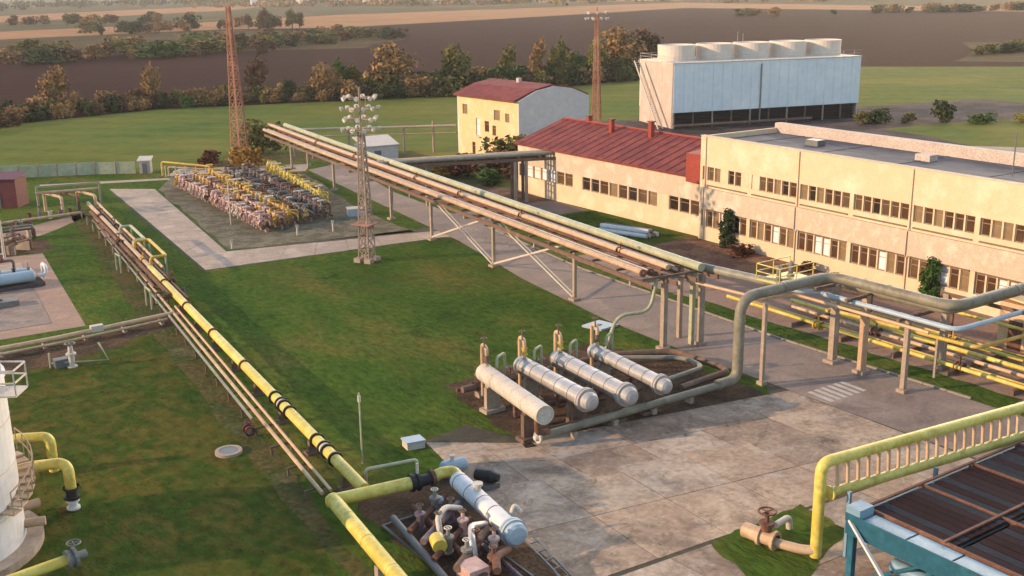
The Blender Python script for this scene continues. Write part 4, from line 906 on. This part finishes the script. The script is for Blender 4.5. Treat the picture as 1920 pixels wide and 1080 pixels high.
for y in (34.6,38.6,42.6): fr.bar((21.5,y,.15),(24.6,y,.15),.1)
for x in (21.5,24.6): fr.bar((x,34.6,.15),(x,42.6,.15),.1)
fr.build('frame', m_steel, s4)
MB().cbox(22.2,35.7,.0,1.0,1.1,1.05).build('pink_box', m_pinkv, s4)
MB().tube([(24.6,40.5,1.0),(23.6,40.2,1.5),(22.8,39.6,1.5),(22.6,39.0,.5)],.14,10,fil=.3).build('pipe', m_pale, s4)
MB().tube([(24.7,38.5,1.0),(23.6,38.0,1.45),(23.0,37.0,1.45),(22.9,36.6,.5)],.16,10,fil=.3).build('pipe', m_silver, s4)
MB().tube([(24.4,36.2,.8),(23.2,35.4,1.2),(22.6,34.4,1.2)],.18,10,fil=.3).build('pipe', m_rust, s4)
MB().lathe((21.9,37.9,1.0),(.3,1,.1),[(0,0),(0,.34),(.7,.34),(.7,.28),(.75,0)],16).build('yellow_actuator', m_yellow, s4)
MB().lathe((24.2,42.5,.9),(.3,-1,0),[(0,0),(.1,.2),(.6,.2),(.7,0)],12).build('teal_actuator', m_bluew, s4)
s5 = thing('leaning_frame', 'thin leaning steel ladder frame at the near end of the filter skid', 'ladder', (25.2,34.6,0))
MB().bar((25.3,36.2,1.0),(25.6,33.6,0),.08).build('rail', m_steel, s5); MB().bar((25.8,36.2,1.0),(26.1,33.6,0),.08).build('rail', m_steel, s5)
for k in range(5): f = k/5+.1; MB().bar((25.3+.3*f,36.2-2.6*f,1-f),(25.8+.3*f,36.2-2.6*f,1-f),.06).build('rung', m_steel, s5)

# small things on the ground
mh = thing('manhole', 'round grey manhole cover lying in the left lawn', 'manhole', (18.7,55.5,0))
MB().lathe((18.7,55.5,0),(0,0,1),[(0,.75),(.18,.75),(.18,.55),(.12,.55)],20).build('ring', m_post, mh); MB().lathe((18.7,55.5,.1),(0,0,1),[(0,.55),(.06,.55),(.06,0)],20).build('cover', m_steel, mh)
hc = thing('concrete_hatch', 'small pale concrete hatch at the corner of lawn and yard', 'hatch', (27.4,50.1,0))
MB().prism([(26.9,49.8),(27.9,49.6),(28.0,50.4),(27.0,50.6)],0,.4).build('body', m_pale, hc); MB().prism([(26.85,49.75),(27.95,49.55),(28.05,50.45),(26.95,50.65)],.402,.5).build('lid', m_bluew, hc)
gs = thing('concrete_plate', 'flat pale green concrete plate on the lawn beside the road', 'plate', (52.4,61,0)); gs.location = (49.9,61.2,0)
MB().prism([(48.7,61.9),(50.6,62.2),(51.0,60.4),(49.2,60.2)],0,.16).build('plate', m_bluew, gs); MB().cbox(49.8,61.2,.16,.3,.3,.06).build('lug', m_steel, gs)
wpile = thing('white_pipe_stack', 'pale grey stack of pipes on the verge in front of the workshop', 'stack', (71.5,84,0))
for k, (o, z, m) in enumerate(((0,.25,m_tank),(.5,.25,m_pale),(1.0,.25,m_greyv),(.25,.68,m_tank),(.75,.68,m_greyv),(1.5,.25,m_tank))):
    MB().tube([(70.4+o,86.6,z),(72.2+o,81.2,z)],.24,10).build('pipe', m, wpile)
rv = thing('rusty_valve', 'rusty red valve beside the thin pipes on the left lawn', 'valve', (21.0,55.6,0))
MB().lathe((20.4,56.5,.5),(.1,1,0),[(0,.3),(.1,.3),(.1,.2),(.5,.2),(.5,.3),(.6,.3)],12).build('body', m_maroon, rv); MB().wheel((20.45,56.8,1.0),.25,.03).build('handwheel', m_maroon, rv)

# ------------------------------------------------------------------ white tank at the left edge
tk = thing('white_tank', 'large white cylindrical tank cut by the left edge with pink walkway', 'tank', (2.9,52.7,0))
cx_, cy_, tr, th = 3.75, 52.4, 3.7, 8.4
MB().lathe((cx_,cy_,0),(0,0,1),[(0,tr),(th-.1,tr),(th-.1,tr+.08),(th,tr+.08),(th,tr),(th+.5,0)],48).build('shell', m_tank, tk)
MB().lathe((cx_,cy_,-.05),(0,0,1),[(0,tr+.75),(.45,tr+.75),(.45,tr)],48).build('plinth', m_post, tk)
for z in (2.1,4.2,6.3): MB().lathe((cx_,cy_,z),(0,0,1),[(0,tr+.015),(.06,tr+.015),(.06,tr-.02)],48).build('weld_band', m_pale, tk)
rg = MB()
for k in range(29):
    a = 2*pi*k/28; p = (cx_+(tr-.1)*cos(a),cy_+(tr-.1)*sin(a)); rg.bar((*p,th),(*p,th+1.1),.05)
    if k: 
        for z in (.6,1.1): rg.bar((*pp,th+z),(*p,th+z),.05)
    pp = p
rg.build('railing', m_pale, tk)
tp_ = MB().prism([(6.2,49.3),(7.3,48.6),(8.0,49.7),(6.7,50.6)],8.1,8.18).build('top_platform', m_pale, tk); q = MB()
for p in ((7.3,48.6),(8.0,49.7),(6.9,50.5)): q.bar((*p,8.18),(*p,9.3),.06)
for z in (8.75,9.3): q.bar((6.2,49.3,z),(7.3,48.6,z),.06); q.bar((7.3,48.6,z),(8.0,49.7,z),.06); q.bar((8.0,49.7,z),(6.9,50.5,z),.06)
q.build('railing', m_pale, tp_)
wk = MB()
for k in range(9):
    a0 = R(-50+k*8); a1 = R(-50+(k+1)*8)
    q_ = [(cx_+r*cos(a),cy_+r*sin(a)) for r, a in ((tr,a0),(tr+.7,a0),(tr+.7,a1),(tr,a1))]; wk.prism(q_, 2.5+k*.12, 2.58+k*.12)
wo = wk.build('walkway', m_pipe_pink, tk); rg = MB()
for k in range(10):
    a = R(-50+k*8); p = (cx_+(tr+.7)*cos(a),cy_+(tr+.7)*sin(a),2.55+k*.12); rg.bar(p,(p[0],p[1],p[2]+1.1),.05)
    if k:
        for z in (.55,1.1): rg.bar((pp[0],pp[1],pp[2]+z),(p[0],p[1],p[2]+z),.05)
    pp = p
rg.build('railing', m_pipe_pink, wo)
for i in range(3): MB().tube([(cx_+tr*cos(R(-15+i*22)),cy_+tr*sin(R(-15+i*22)),.9+.2*i),(cx_+(tr+.9)*cos(R(-15+i*22)),cy_+(tr+.9)*sin(R(-15+i*22)),.9+.2*i)],.22,10).build('nozzle', m_pipe_pink, tk)
def ypipe(label, pts, r, extra):
    o = thing('yellow_tank_pipe', label, 'pipe', (pts[-1][0],pts[-1][1],0), 0, 'yellow pipes from the white tank')
    MB().tube(pts, r, 14, fil=.45).build('pipe', m_yellow, o)
    for p, m, rr, hh in extra: MB().lathe(p,(0,0,-1),[(0,rr),(.1,rr),(.1,rr*.7),(hh-.1,rr*.7),(hh-.1,rr),(hh,rr),(hh,0)],14).build('valve' if m is m_black else 'flange', m, o)
    return o
ypipe('upper yellow bent pipe leaving the white tank', [(6.9,59.5,1.2),(8.4,59.8,2.0),(10.2,58.9,2.0),(10.2,58.9,.0)], .27, [((10.2,58.9,.8),m_rust,.36,.35)])
ypipe('middle yellow bent pipe with black valve leaving the white tank', [(6.2,53.8,1.6),(7.6,55.2,2.2),(9.7,54.0,2.4),(9.9,53.5,2.3),(9.9,53.4,.9)], .27, [((9.9,53.4,1.3),m_black,.4,.6),((9.9,53.4,.62),m_tank,.33,.5)])
lp_ = thing('yellow_ground_pipe', 'lowest yellow pipe at bottom left with grey flanged end', 'pipe', (8,46.8,0))
MB().tube([(4.2,46.3,.8),(8.1,46.9,.8)],.25,14).build('pipe', m_yellow, lp_)
MB().lathe((8.1,46.9,.8),(1,.15,0),[(0,.25),(0,.42),(.15,.42),(.15,.36),(.3,.36),(.3,.46),(.45,.46),(.45,.2),(.9,.2)],16).build('flange', m_greyv, lp_)
MB().cbox(6,46.6,-.05,.4,.4,.65).build('pipe_support', m_post, lp_); MB().wheel((8.5,46.95,1.5),.3,.04).build('handwheel', m_greyv, lp_)

# ------------------------------------------------------------------ air cooler at the bottom right
ac = thing('air_cooler', 'teal framed air cooler with dark louvred top at bottom right', 'cooler', (35.6,27,0))
CZ = 3.2
X0, X1, Y0, Y1 = 35.2, 52.0, 10.0, 26.6
for x in (X0+.2, 41.0, 46.4, 51.6):
    for y in (Y1-.2, 22.6, 18.2, 13.8): MB().cbox(x,y,-.05,.28,.28,CZ-.3).build('post', m_teal, ac)
for y in (Y1-.2, 22.6, 18.2, 13.8):
    MB().bar((X0,y,CZ-.35),(X1,y,CZ-.35),.2,.5).build('beam', m_teal, ac)
for x in (X0+.2, 41.0, 46.4, 51.6): MB().bar((x,Y0,CZ-.34),(x,Y1,CZ-.34),.22,.46).build('beam', m_teal, ac)
MB().box(X0-.05,X0+.05,Y0,Y1+.02,CZ-.8,CZ-.1).build('side_panel', m_teal, ac)
MB().box(X0,X1,Y1-.05,Y1+.05,CZ-.8,CZ-.1).build('side_panel', m_teal, ac)
m_l = [m_louv, mat('louvre_maroon', ['#33201f', '#3f2827'], .8, rough=.95, spec=.04), mat('louvre_slate', ['#2b2d31', '#35373a'], .8, rough=.95, spec=.04)]
for i in range(4):
    xa = X0+1.15+i*3.75
    for j in range(4):
        ya = Y1-.3-j*4.3
        MB().box(xa-.06,xa+3.55,ya-4.15,ya,CZ-.1,CZ+.02).build('louvre_tray', m_black, ac)
        for k in range(7):
            x = xa+.2+k*.5
            MB().bar((x,ya-4.05,CZ+.12+.02*rng.random()),(x,ya-.1,CZ+.12+.02*rng.random()),.44,.04).build('louvre', rng.choice(m_l), ac)
    MB().box(xa-.2,xa-.08,Y0,Y1-.1,CZ-.1,CZ+.2).build('divider', m_rust, ac)
for y in (Y1-.22, 22.62, 18.3, 14.0): MB().box(X0+.9,X1,y-.06,y+.06,CZ+.18,CZ+.26).build('divider', m_rust, ac)
for k in range(8):
    ya = Y1-.8-k*2.1
    MB().box(X0-.1,X0+.85,ya-2.0,ya,CZ,CZ+.1).build('walkway_panel', m_tealp, ac)
MB().box(X0-.14,X0-.1,Y0,Y1,CZ-.15,CZ+.2).build('kick_plate', m_teal, ac)
MB().cbox(X0+.35,Y1-.35,CZ,.9,.7,.5).build('corner_box', m_tealp, ac)
for p, q in (((X0-.1,Y1-.2,CZ-.1),(X0-.9,22.2,0)),((X0+.2,Y1-.2,.1),(X0+.2,22.6,CZ-.5)),((X0+.2,22.6,.1),(X0+.2,18.2,CZ-.5))):
    MB().bar(p,q,.12).build('brace', m_tank if q[2] == 0 else m_teal, ac)
MB().tube([(X0+.6,Y0,1.6),(X0+.6,24.6,1.6)],.3,12).build('inlet_header', m_tealp, ac)
for k in range(4): MB().lathe((X0+3+k*4.2,23.2,.9),(0,0,1),[(0,1.5),(.9,1.7),(2.2,1.8),(2.3,1.7)],24).build('fan_ring', m_teal, ac)
mf = thing('yellow_manifold', 'yellow ladder shaped pipe manifold standing behind the teal cooler', 'pipe', (36,28.7,0))
MB().tube([(36.0,28.75,.0),(36.0,28.75,4.6),(52,26.9,4.6)],.26,14,fil=.55).build('pipe', m_yellow, mf)
MB().tube([(36.5,28.55,3.1),(52,26.75,3.1)],.24,14).build('pipe', m_yellow, mf)
for k in range(24):
    x = 36.95+k*.62; yy_ = 28.75-(x-36)*.1156; MB().tube([(x,yy_,4.5),(x,yy_-.08,3.2)],.085,8).build('tube', m_pipe_cream, mf)
MB().lathe((36.5,28.55,3.1),(-1,.1,0),[(0,.24),(0,.34),(.1,.34),(.1,0)],14).build('end_flange', m_yellow, mf)
MB().cbox(37.1,28.0,0,.16,.16,3.2).build('post', m_tealp, mf); MB().cbox(42.5,27.4,0,.16,.16,3.1).build('post', m_tealp, mf)
vb = thing('gate_valve', 'rust and pink gate valve at the foot of the yellow riser', 'valve', (35,30,0))
MB().tube([(36.0,28.7,.35),(35.6,29.2,.3),(35.0,30.4,.35)],.22,12,fil=.3).build('elbow', m_pipe_pink, vb)
MB().lathe((35.05,30.2,.45),(-.2,1,0),[(0,.3),(0,.46),(.15,.46),(.15,.34),(.75,.34),(.75,.46),(.9,.46),(.9,.36),(1.7,.36),(1.8,.2),(1.8,0)],16).build('body', m_pipe_pink, vb)
MB().lathe((34.95,30.75,.8),(0,0,1),[(0,.25),(.3,.25),(.3,.36),(.42,.36),(.42,.12),(1.0,.09),(1.0,0)],14).build('bonnet', m_rust, vb)
MB().wheel((34.95,30.75,1.75),.4,.05,14).build('handwheel', m_rust, vb)
MB().tube([(36.7,30.9,.3),(36.6,30.9,.9),(35.5,30.7,.9)],.16,10,fil=.25).build('bypass', m_pale, vb)

# yellow pipes on the right hand yard
yr = thing('yellow_pipe_bundle', 'bundle of yellow pipes on sleepers along the right hand yard', 'pipe', (64,45,0))
for x, r, m, ya, yb, z in ((61.6,.14,m_yellow,24,60,.55),(62.2,.1,m_ochre,24,58,.5),(63.6,.13,m_pipe_cream,24,55,.5),(64.6,.16,m_yellow,24,56,.6),(66.2,.14,m_yellow,24,50,.55),(67.0,.1,m_orange,24,54,.5),(68.3,.12,m_yellow,24,53,1.9)):
    MB().tube([(x+.5,yb,z),(x,ya,z)],r,10).build('pipe', m, yr)
for y in np.arange(26, 56, 4.4): MB().box(61.2,67.6,y-.1,y+.1,-.02,.36).build('sleeper', m_brown, yr)
for y in (30,37,44,51): MB().cbox(68.4,y,0,.16,.16,1.8).build('post', m_rust, yr)
for k, (x, y) in enumerate(((61.8,50.5),(63.9,47),(66.4,42.5),(62,39),(66.5,36),(64.8,33.5))):
    v = MB().lathe((x,y-.3,.55),(0,1,0),[(0,.34),(.1,.34),(.1,.22),(.5,.22),(.5,.34),(.6,.34)],12); v.tube([(x,y,.6),(x,y,1.4)],.06,6); vo = v.build('valve', (m_ochre,m_rust)[k%2], yr); MB().wheel((x,y,1.4),.26,.03).build('handwheel', m_rust, vo)
MB().tube([(58.9,47.5,2.9),(59.3,47.5,2.9),(60.5,37,2.7),(68,36.4,2.7)],.13,8,fil=.5).build('raised_pipe', m_ochre, yr)
for x, y in ((59.35,46.8),(60.2,39.6)): MB().cbox(x,y,0,.14,.14,2.75).build('post', m_post, yr)

# ------------------------------------------------------------------ vegetation
def leaf_mesh(name, lobes, n, size, seed, m, flat=.6):
    """many small leaf clumps on and inside a few uneven lobes: (x,y,z,rx,ry,rz,weight)"""
    r = np.random.RandomState(seed); W = np.array([l[6] for l in lobes]); W = W/W.sum()
    pick = r.choice(len(lobes), n, p=W); Lb = np.array([l[:6] for l in lobes])[pick]
    d = r.normal(size=(n,3)); d /= np.linalg.norm(d,axis=1)[:,None]
    rad = r.uniform(.45,1.0,n)**.6
    bump = 1+.22*np.sin(d[:,0]*5+pick)+.18*np.sin(d[:,1]*7+pick*2)+.12*np.sin(d[:,2]*9)
    P = Lb[:,:3]+d*Lb[:,3:]*(rad*bump)[:,None]
    keep = P[:,2] > .05; P = P[keep]; d = d[keep]; n = len(P)
    a = r.normal(size=(n,3))+d*.6; a /= np.linalg.norm(a,axis=1)[:,None]
    u = np.cross(a, r.normal(size=(n,3))); u /= np.linalg.norm(u,axis=1)[:,None]; v_ = np.cross(a,u)
    s = size*r.uniform(.55,1.4,n)[:,None]
    V = np.empty((n,4,3)); V[:,0] = P-u*s-v_*s*flat; V[:,1] = P+u*s*.8-v_*s*flat*.7; V[:,2] = P+u*s+v_*s*flat; V[:,3] = P-u*s*.7+v_*s*flat*.9
    V[:,2] += a*s*.35
    me = bpy.data.meshes.new(name); me.vertices.add(n*4); me.vertices.foreach_set('co', V.reshape(-1).astype(np.float32))
    me.loops.add(n*4); me.polygons.add(n); me.loops.foreach_set('vertex_index', np.arange(n*4,dtype=np.int32))
    me.polygons.foreach_set('loop_start', np.arange(0,n*4,4,dtype=np.int32)); me.polygons.foreach_set('loop_total', np.full(n,4,dtype=np.int32))
    me.materials.append(m); me.update(); me.validate(); return me
def trunk_mesh(h, r, seed, limbs=6):
    q = random.Random(seed); m = MB(); m.tube([(0,0,-.2),(q.uniform(-.1,.1)*h*.2,q.uniform(-.1,.1)*h*.2,h*.45),(q.uniform(-.05,.05)*h,q.uniform(-.05,.05)*h,h*.86)],[r,r*.7,r*.2],7)
    for k in range(limbs):
        a = q.uniform(0,2*pi); z = h*q.uniform(.2,.6); l = h*q.uniform(.18,.32)
        m.tube([(0,0,z),(l*.5*cos(a),l*.5*sin(a),z+l*.5),(l*cos(a),l*sin(a),z+l*1.1)],[r*.4,r*.25,r*.08],5)
    return m.mesh('trunk', m_bark)
def lobes(seed, h, w, k, low=.25):
    q = random.Random(seed); L = []
    for i in range(k):
        f = (i+.5)/k; z = h*(low+(.84-low)*f); ww = w*(1.05-.8*abs(f-.55)**1.3)*q.uniform(.5,.8); a = q.uniform(0,2*pi); o = w*.5*(1-f*.4)*q.uniform(.3,1)
        L.append((o*cos(a),o*sin(a),z,ww*.62,ww*.62,h*.17*q.uniform(.8,1.3),1))
    L.append((0,0,h*(low+.3),w*.5,w*.5,h*.28,1.2)); return L
TREES = [(leaf_mesh('crown',lobes(21+i,10,[5.2,4.2,6.2,3.4][i],[9,8,10,8][i],[.25,.3,.22,.2][i]),[1500,1200,1700,1000][i],.34,31+i,LEAF['olive']), trunk_mesh(10,.28,i)) for i in range(4)]
BUSH = [(leaf_mesh('crown',lobes(51+i,4,[3.2,4.2,2.6][i],[5,7,4][i],.06),[520,700,420][i],.26,61+i,LEAF['dark'],.7), trunk_mesh(4,.12,9+i,7)) for i in range(3)]
def plant(kind, x, y, hgt, leaf, label, cat, group=None, wid=1.0, i=None, name='tree'):
    L_ = TREES if kind == 't' else BUSH; base = 10. if kind == 't' else 4.
    cm, tm = L_[rng.randrange(len(L_)) if i is None else i]
    o = thing(name, label, cat, (x,y,0), rng.uniform(0,6.28), group); s = hgt/base
    place('crown', cm, o, m=LEAF[leaf], sc=(s*wid,s*wid,s)); place('trunk', tm, o, sc=(s,s,s)); return o
edge = [(-60,243),(38.7,231),(72,238.5),(134,221),(195,223),(250,217)]
def ey(x):
    for (a,b_),(c,d) in zip(edge[:-1],edge[1:]):
        if a <= x <= c: return b_+(d-b_)*(x-a)/(c-a)
    return 220
for px, dy, hh, lf, wd, i, lb in ((54,16,9.5,'tan',1.0,0,'tan bushy tree at the far left of the tree belt'),(72.9,8,9.0,'tan',.8,1,'brownish tan tree left of the tall lattice tower'),
        (97,13,9.5,'brown',.9,1,'thin brown tree just right of the tall lattice tower'),(108.3,5,8.5,'tan',1.1,2,'broad dull tan tree in the middle of the belt'),
        (124.6,8,12.6,'tan',1.15,2,'largest golden tan tree of the belt left of the yellow house'),(139.4,5,11.5,'olive',1.0,0,'rounded olive tree above the yellow house roof'),
        (155.6,6,10.8,'olive',.9,3,'olive tree behind the yellow house ridge'),(164.4,5,12.2,'tan',.75,3,'narrow tan tree left of the grey lattice mast'),(172,6,11,'olive',.8,1,'small olive tree just left of the grey lattice mast'),
        (182.6,4,12.6,'yellow',.62,3,'bright yellow green narrow tree left of the cooling tower'),(203,20,13.5,'tan',1.25,2,'wide tan tree top showing above the left end of the cooling tower'),(214,22,12.5,'brown',1.1,0,'wide brown tree top behind the first fan stacks')):
    plant('t', px, ey(px)+dy, hh, lf, lb, 'tree', None, wd, i)
HUE = dict(tan='tan', olive='olive', dark='dark green', brown='brown', green='bright green', yellow='yellow', amber='amber', rust='rust red')
x = -30.0; n_ = 0
while x < 236:
    for row in range(3):
        hh = (rng.uniform(2.2,3.8)+row*.6)*(.85 if x < 110 else 1)+(1.2 if 110 < x < 195 else 0)
        if rng.random() < .92 and n_ < 290:
            lf = rng.choices(['dark','olive','brown','tan','green'],[2.6,3.2,2.6 if x < 110 else 1,3 if x < 110 else 1.8,1.2 if x > 110 else .4])[0]
            k = 't' if (row and rng.random() < .2) else 'b'
            plant(k, x+rng.uniform(-1.5,1.5), ey(x)+1.0+row*5+rng.uniform(-1,2)-(0 if x > 45 else 0), hh*(1.35 if k == 't' else 1), lf, (HUE[lf]+' bushy shrub in the %s row of the belt behind the green field' if k == 'b' else HUE[lf]+' medium tree in the %s row of the belt behind the green field') % ('front','middle','back')[row],
                  'shrub' if k == 'b' else 'tree', 'shrubs of the belt behind the field' if k == 'b' else 'smaller trees of the belt behind the field', rng.uniform(.9,1.4), name='shrub' if k == 'b' else 'tree'); n_ += 1
    x += 3.3
for k in range(26):
    plant('b', 40-k*3+rng.uniform(-1,1), 229-k*.2-rng.uniform(0,9), rng.uniform(2,3.6), (lf := rng.choice(('brown','rust','brown','olive'))), HUE[lf]+' low shrub at the left end of the green field', 'shrub', 'low shrubs left of the field', 1.3, name='shrub')
for k in range(95):
    u = rng.random(); px = 70+u*205; py = 425+rng.uniform(-10,70)+ (u*60 if u > .5 else 0)
    plant('b', px, py, rng.uniform(3,6.5), (lf := rng.choice(('olive','dark','green','brown','tan','olive'))), HUE[lf]+' distant shrub on the scrub strip beyond the dark field', 'shrub', 'shrubs on the far scrub strip', rng.uniform(1.2,2.4), name='shrub')
for k in range(34):
    px = 170+k*4+rng.uniform(-6,6); py = 880+rng.uniform(-40,60) if k % 2 else 700+rng.uniform(-50,10)+(px-170)*.1
    plant('t' if k % 5 == 0 else 'b', px, py, rng.uniform(5,9), (lf := rng.choice(('olive','dark','brown','tan'))), HUE[lf]+' very distant hedgerow tree between the pale stubble strips', 'tree', 'hedgerow trees between the stubble strips', 1.5)
for px, py, hh in ((268,660,13),(274,668,11),(282,648,12),(290,655,10),(263,672,9)):
    plant('t', px, py, hh, rng.choice(('brown','olive')), 'tree of the small clump standing on the pale stubble edge', 'tree', 'clump on the stubble edge', 1.1)
for k in range(46):
    u = rng.random(); plant('b', 600+u*420, 590-u*160+rng.uniform(-20,25), rng.uniform(3,7), (lf := rng.choice(('olive','dark','tan'))), HUE[lf]+' distant hedge shrub on the far side of the dark field at right', 'shrub', 'far hedge at right', 1.9, name='shrub')
for k in range(24):
    u = k/23; plant('b', 345+u*150, 222+u*10-u*u*50+rng.uniform(-4,4), rng.uniform(2.2,4), (lf := rng.choice(('dark','olive','green'))), HUE[lf]+' low shrub on the bank in the ploughed field', 'shrub', 'shrubs on the bank at right', 2.0, name='shrub')
NAMED = [('b',64.5,163.5,5.2,'olive','round olive bush beside the left end of the pipe rack',1.1,1),('b',57.2,151.2,3.0,'amber','glowing amber autumn bush at the foot of the lattice tower',1.2,1),
         ('b',53.6,155,2.6,'rust','dark rust brown bush left of the amber bush',1.4,0),('b',86.3,126,4.8,'olive','olive bush against the yellow house corner',1.2,1),('b',87.6,121.5,3.4,'dark','dark green bush beside the red roof',1.0,0),
         ('b',78,124.5,3.4,'rust','rust red shrub under the grey branch rack',1.5,0),('b',81.5,121.5,3.6,'brown','brown shrub under the grey branch rack, nearer the low building',1.5,1),('b',75,126,2.8,'amber','small amber shrub left of the rust red one',1.3,2),
         ('b',76.5,117,2.2,'green','low green shrub in front of the brown shrubs',1.8,0),('b',175.3,118.6,4.2,'dark','dark round tree alone right of the cooling tower',.95,0),('b',166.9,125.5,2.6,'dark','low dark shrub by the right end of the cooling tower',1.6,1),
         ('b',171,122.5,2.0,'olive','low olive shrub between the two dark ones right of the tower',1.6,2),('b',180,113.5,1.8,'green','bright green low shrub at right of the dark ground',2.4,1),('b',186,110,1.6,'yellow','yellowish low shrub next to the bright green one',2.2,0),
         ('b',163,126.5,2.4,'olive','scruffy shrub at the foot of the cooling tower end',1.4,0),('b',102,158,2.4,'dark','dark shrub behind the yellow house by the tower',1.2,0),
         ('b',73.0,58.5,1.2,'yellow','low yellowish shrub in the bed under the workshop',1.5,2),('b',74.6,62.5,1.1,'rust','low russet shrub in the bed before the workshop',1.6,0),('b',74.4,70.5,1.2,'rust','low russet shrub at the far part of the bed',1.6,1),('b',70.0,91,1.0,'green','low green shrub on the verge in front of the red roofed building',2.2,0)]
for k, px, py, hh, lf, lb, wd, i in NAMED: plant(k, px, py, hh, lf, lb, 'bush', None, wd, i, name='bush')
# climbers on the workshop wall
cl_me = leaf_mesh('foliage', [(0,0,.6,.55,.9,.8,1),(0,.1,1.7,.5,.8,.9,1.2),(0,-.1,2.7,.42,.62,.7,1)], 900, .14, 77, LEAF['green'])
st_me = MB().tube([(0,0,-.1),(.1,.1,1.4),(.0,-.1,2.6)],[.08,.06,.03],6).mesh('stem', m_bark)
for px, py, lf, lb, s_ in ((75.1,50.5,'green','bright green climbing shrub against the near part of the workshop wall',1.0),(75.8,73.6,'dark','dark green columnar shrub against the far part of the workshop wall',1.05)):
    o = thing('climbing_shrub', lb, 'bush', (px,py,0)); place('foliage', cl_me, o, m=LEAF[lf], sc=(s_,s_,s_*1.05)); place('stem', st_me, o)

# grass tufts over the lawn (uncountable)
def tufts(name, poly_fn, n, x0, x1, y0_, y1_, hh, m, seed):
    r = np.random.RandomState(seed); P = np.stack([r.uniform(x0,x1,n), r.uniform(y0_,y1_,n)],1); k = np.array([poly_fn(a,b_) for a,b_ in P]); P = P[k]; n = len(P)
    V = np.empty((n,2,3,3)); 
    for j in range(2):
        a = r.uniform(0,2*pi,n); s = r.uniform(.08,.2,n)*hh/.14; h_ = r.uniform(.4,1.2,n)*hh
        V[:,j,0] = np.stack([P[:,0]-np.cos(a)*s,P[:,1]-np.sin(a)*s,np.full(n,.0)],1); V[:,j,1] = np.stack([P[:,0]+np.cos(a)*s,P[:,1]+np.sin(a)*s,np.full(n,.0)],1)
        V[:,j,2] = np.stack([P[:,0]+r.normal(0,.07,n),P[:,1]+r.normal(0,.07,n),h_],1)
    n *= 2; me = bpy.data.meshes.new(name); me.vertices.add(n*3); me.vertices.foreach_set('co', V.reshape(-1).astype(np.float32)); me.loops.add(n*3); me.polygons.add(n)
    me.loops.foreach_set('vertex_index', np.arange(n*3,dtype=np.int32)); me.polygons.foreach_set('loop_start', np.arange(0,n*3,3,dtype=np.int32)); me.polygons.foreach_set('loop_total', np.full(n,3,dtype=np.int32))
    me.materials.append(m); me.update(); o = bpy.data.objects.new(name, me); COL.objects.link(o); o['kind'] = 'stuff'; return o
def on_lawn(x, y):
    if y > 112 and x < 31: return False
    if y > 84 and x < 21.6: return False
    if 76 < y < 84 and x < 15: return False
    if y > 103 and x > 30.6+(y-103)*.11: return False
    if 93.8 < y and x > 31.4 and y < 103: return False
    if x > 51.0+max(0,y-54)*.09: return False
    if y < 58.5 and x > 33.6: return False
    if y < 50.5 and x > 27.5: return False
    if y < 46.5 and x > 21.2: return False
    if hypot(x-2.9,y-52.9) < 4.5: return False
    return True
tufts('grass', on_lawn, 90000, -2, 62, 34, 150, .045, m_lawn, 5)
tufts('dry_grass', lambda x, y: hypot(x-2.9,y-52.9) > 4.6 and (y > 46.6 or x < 20) and rng.random() < .4+.6*sin(x*.6+y*.4)**2, 9000, 3, 20, 36, 76, .045, m_dry, 6)
tufts('grass', lambda x, y: 58.9 < x < 61 or y > 80, 9000, 58.6, 76, 36, 96, .06, m_lawn, 7)

# far woods and village near the horizon
def woods(name, spots, n, seed, leaf, hh=9):
    r = np.random.RandomState(seed); L = []
    for (ax,ay),(bx_,by_),wd in spots:
        for _ in range(n):
            t_ = r.rand(); L.append((ax+(bx_-ax)*t_+r.normal(0,wd),ay+(by_-ay)*t_+r.normal(0,wd),hh*.4,r.uniform(5,11),r.uniform(5,11),hh*r.uniform(.4,.75),1))
    me = leaf_mesh(name, L, len(L)*26, 2.1, seed, LEAF[leaf]); o = bpy.data.objects.new(name, me); COL.objects.link(o); o['kind'] = 'stuff'; return o
woods('woodland', [((700,1300),(2100,900),90),((500,1750),(1500,1500),60),((1300,700),(2300,200),70)], 170, 3, 'olive')
woods('woodland', [((200,1900),(900,2000),60),((-200,1500),(300,1650),30),((900,2600),(2600,2000),120)], 130, 4, 'dark')
woods('woodland', [((560,1480),(900,1200),30),((1000,1000),(1700,600),40)], 90, 8, 'tan', 7)
for k in range(9):
    px = 640+k*42+rng.uniform(-12,12); py = 1640+rng.uniform(-60,60)
    o = thing('village_house', 'tiny pale house of the far village near the horizon', 'house', (px,py,0), rng.uniform(-.4,.4), 'houses of the far village')
    dx, dy, hh = rng.uniform(10,18), 9, rng.uniform(4,7)
    MB().box(-dx/2,dx/2,-dy/2,dy/2,0,hh).build('wall', m_tank, o, local=True)
    MB().add([(-dx/2-.3,-dy/2-.4,hh),(dx/2+.3,-dy/2-.4,hh),(dx/2+.3,0,hh+3),(-dx/2-.3,0,hh+3),(-dx/2-.3,dy/2+.4,hh),(dx/2+.3,dy/2+.4,hh)],[(0,1,2,3),(3,2,5,4),(0,3,4),(1,5,2)]).build('roof', m_red if k%2 else m_pale, o, local=True)

# ------------------------------------------------------------------ evening haze: one box of even air
hz = MB().box(-6200,7200,-800,9200,-1,40).build('haze', m_far); hz['kind'] = 'stuff'
mh_ = bpy.data.materials.new('haze_air'); mh_.use_nodes = True; nn = mh_.node_tree; nn.nodes.remove(nn.nodes['Principled BSDF'])
pv = nn.nodes.new('ShaderNodeVolumePrincipled'); pv.inputs['Color'].default_value = (.93,.86,.80,1); pv.inputs['Density'].default_value = .0001
nn.links.new(pv.outputs[0], nn.nodes['Material Output'].inputs['Volume'])
hz.data.materials.clear(); hz.data.materials.append(mh_)
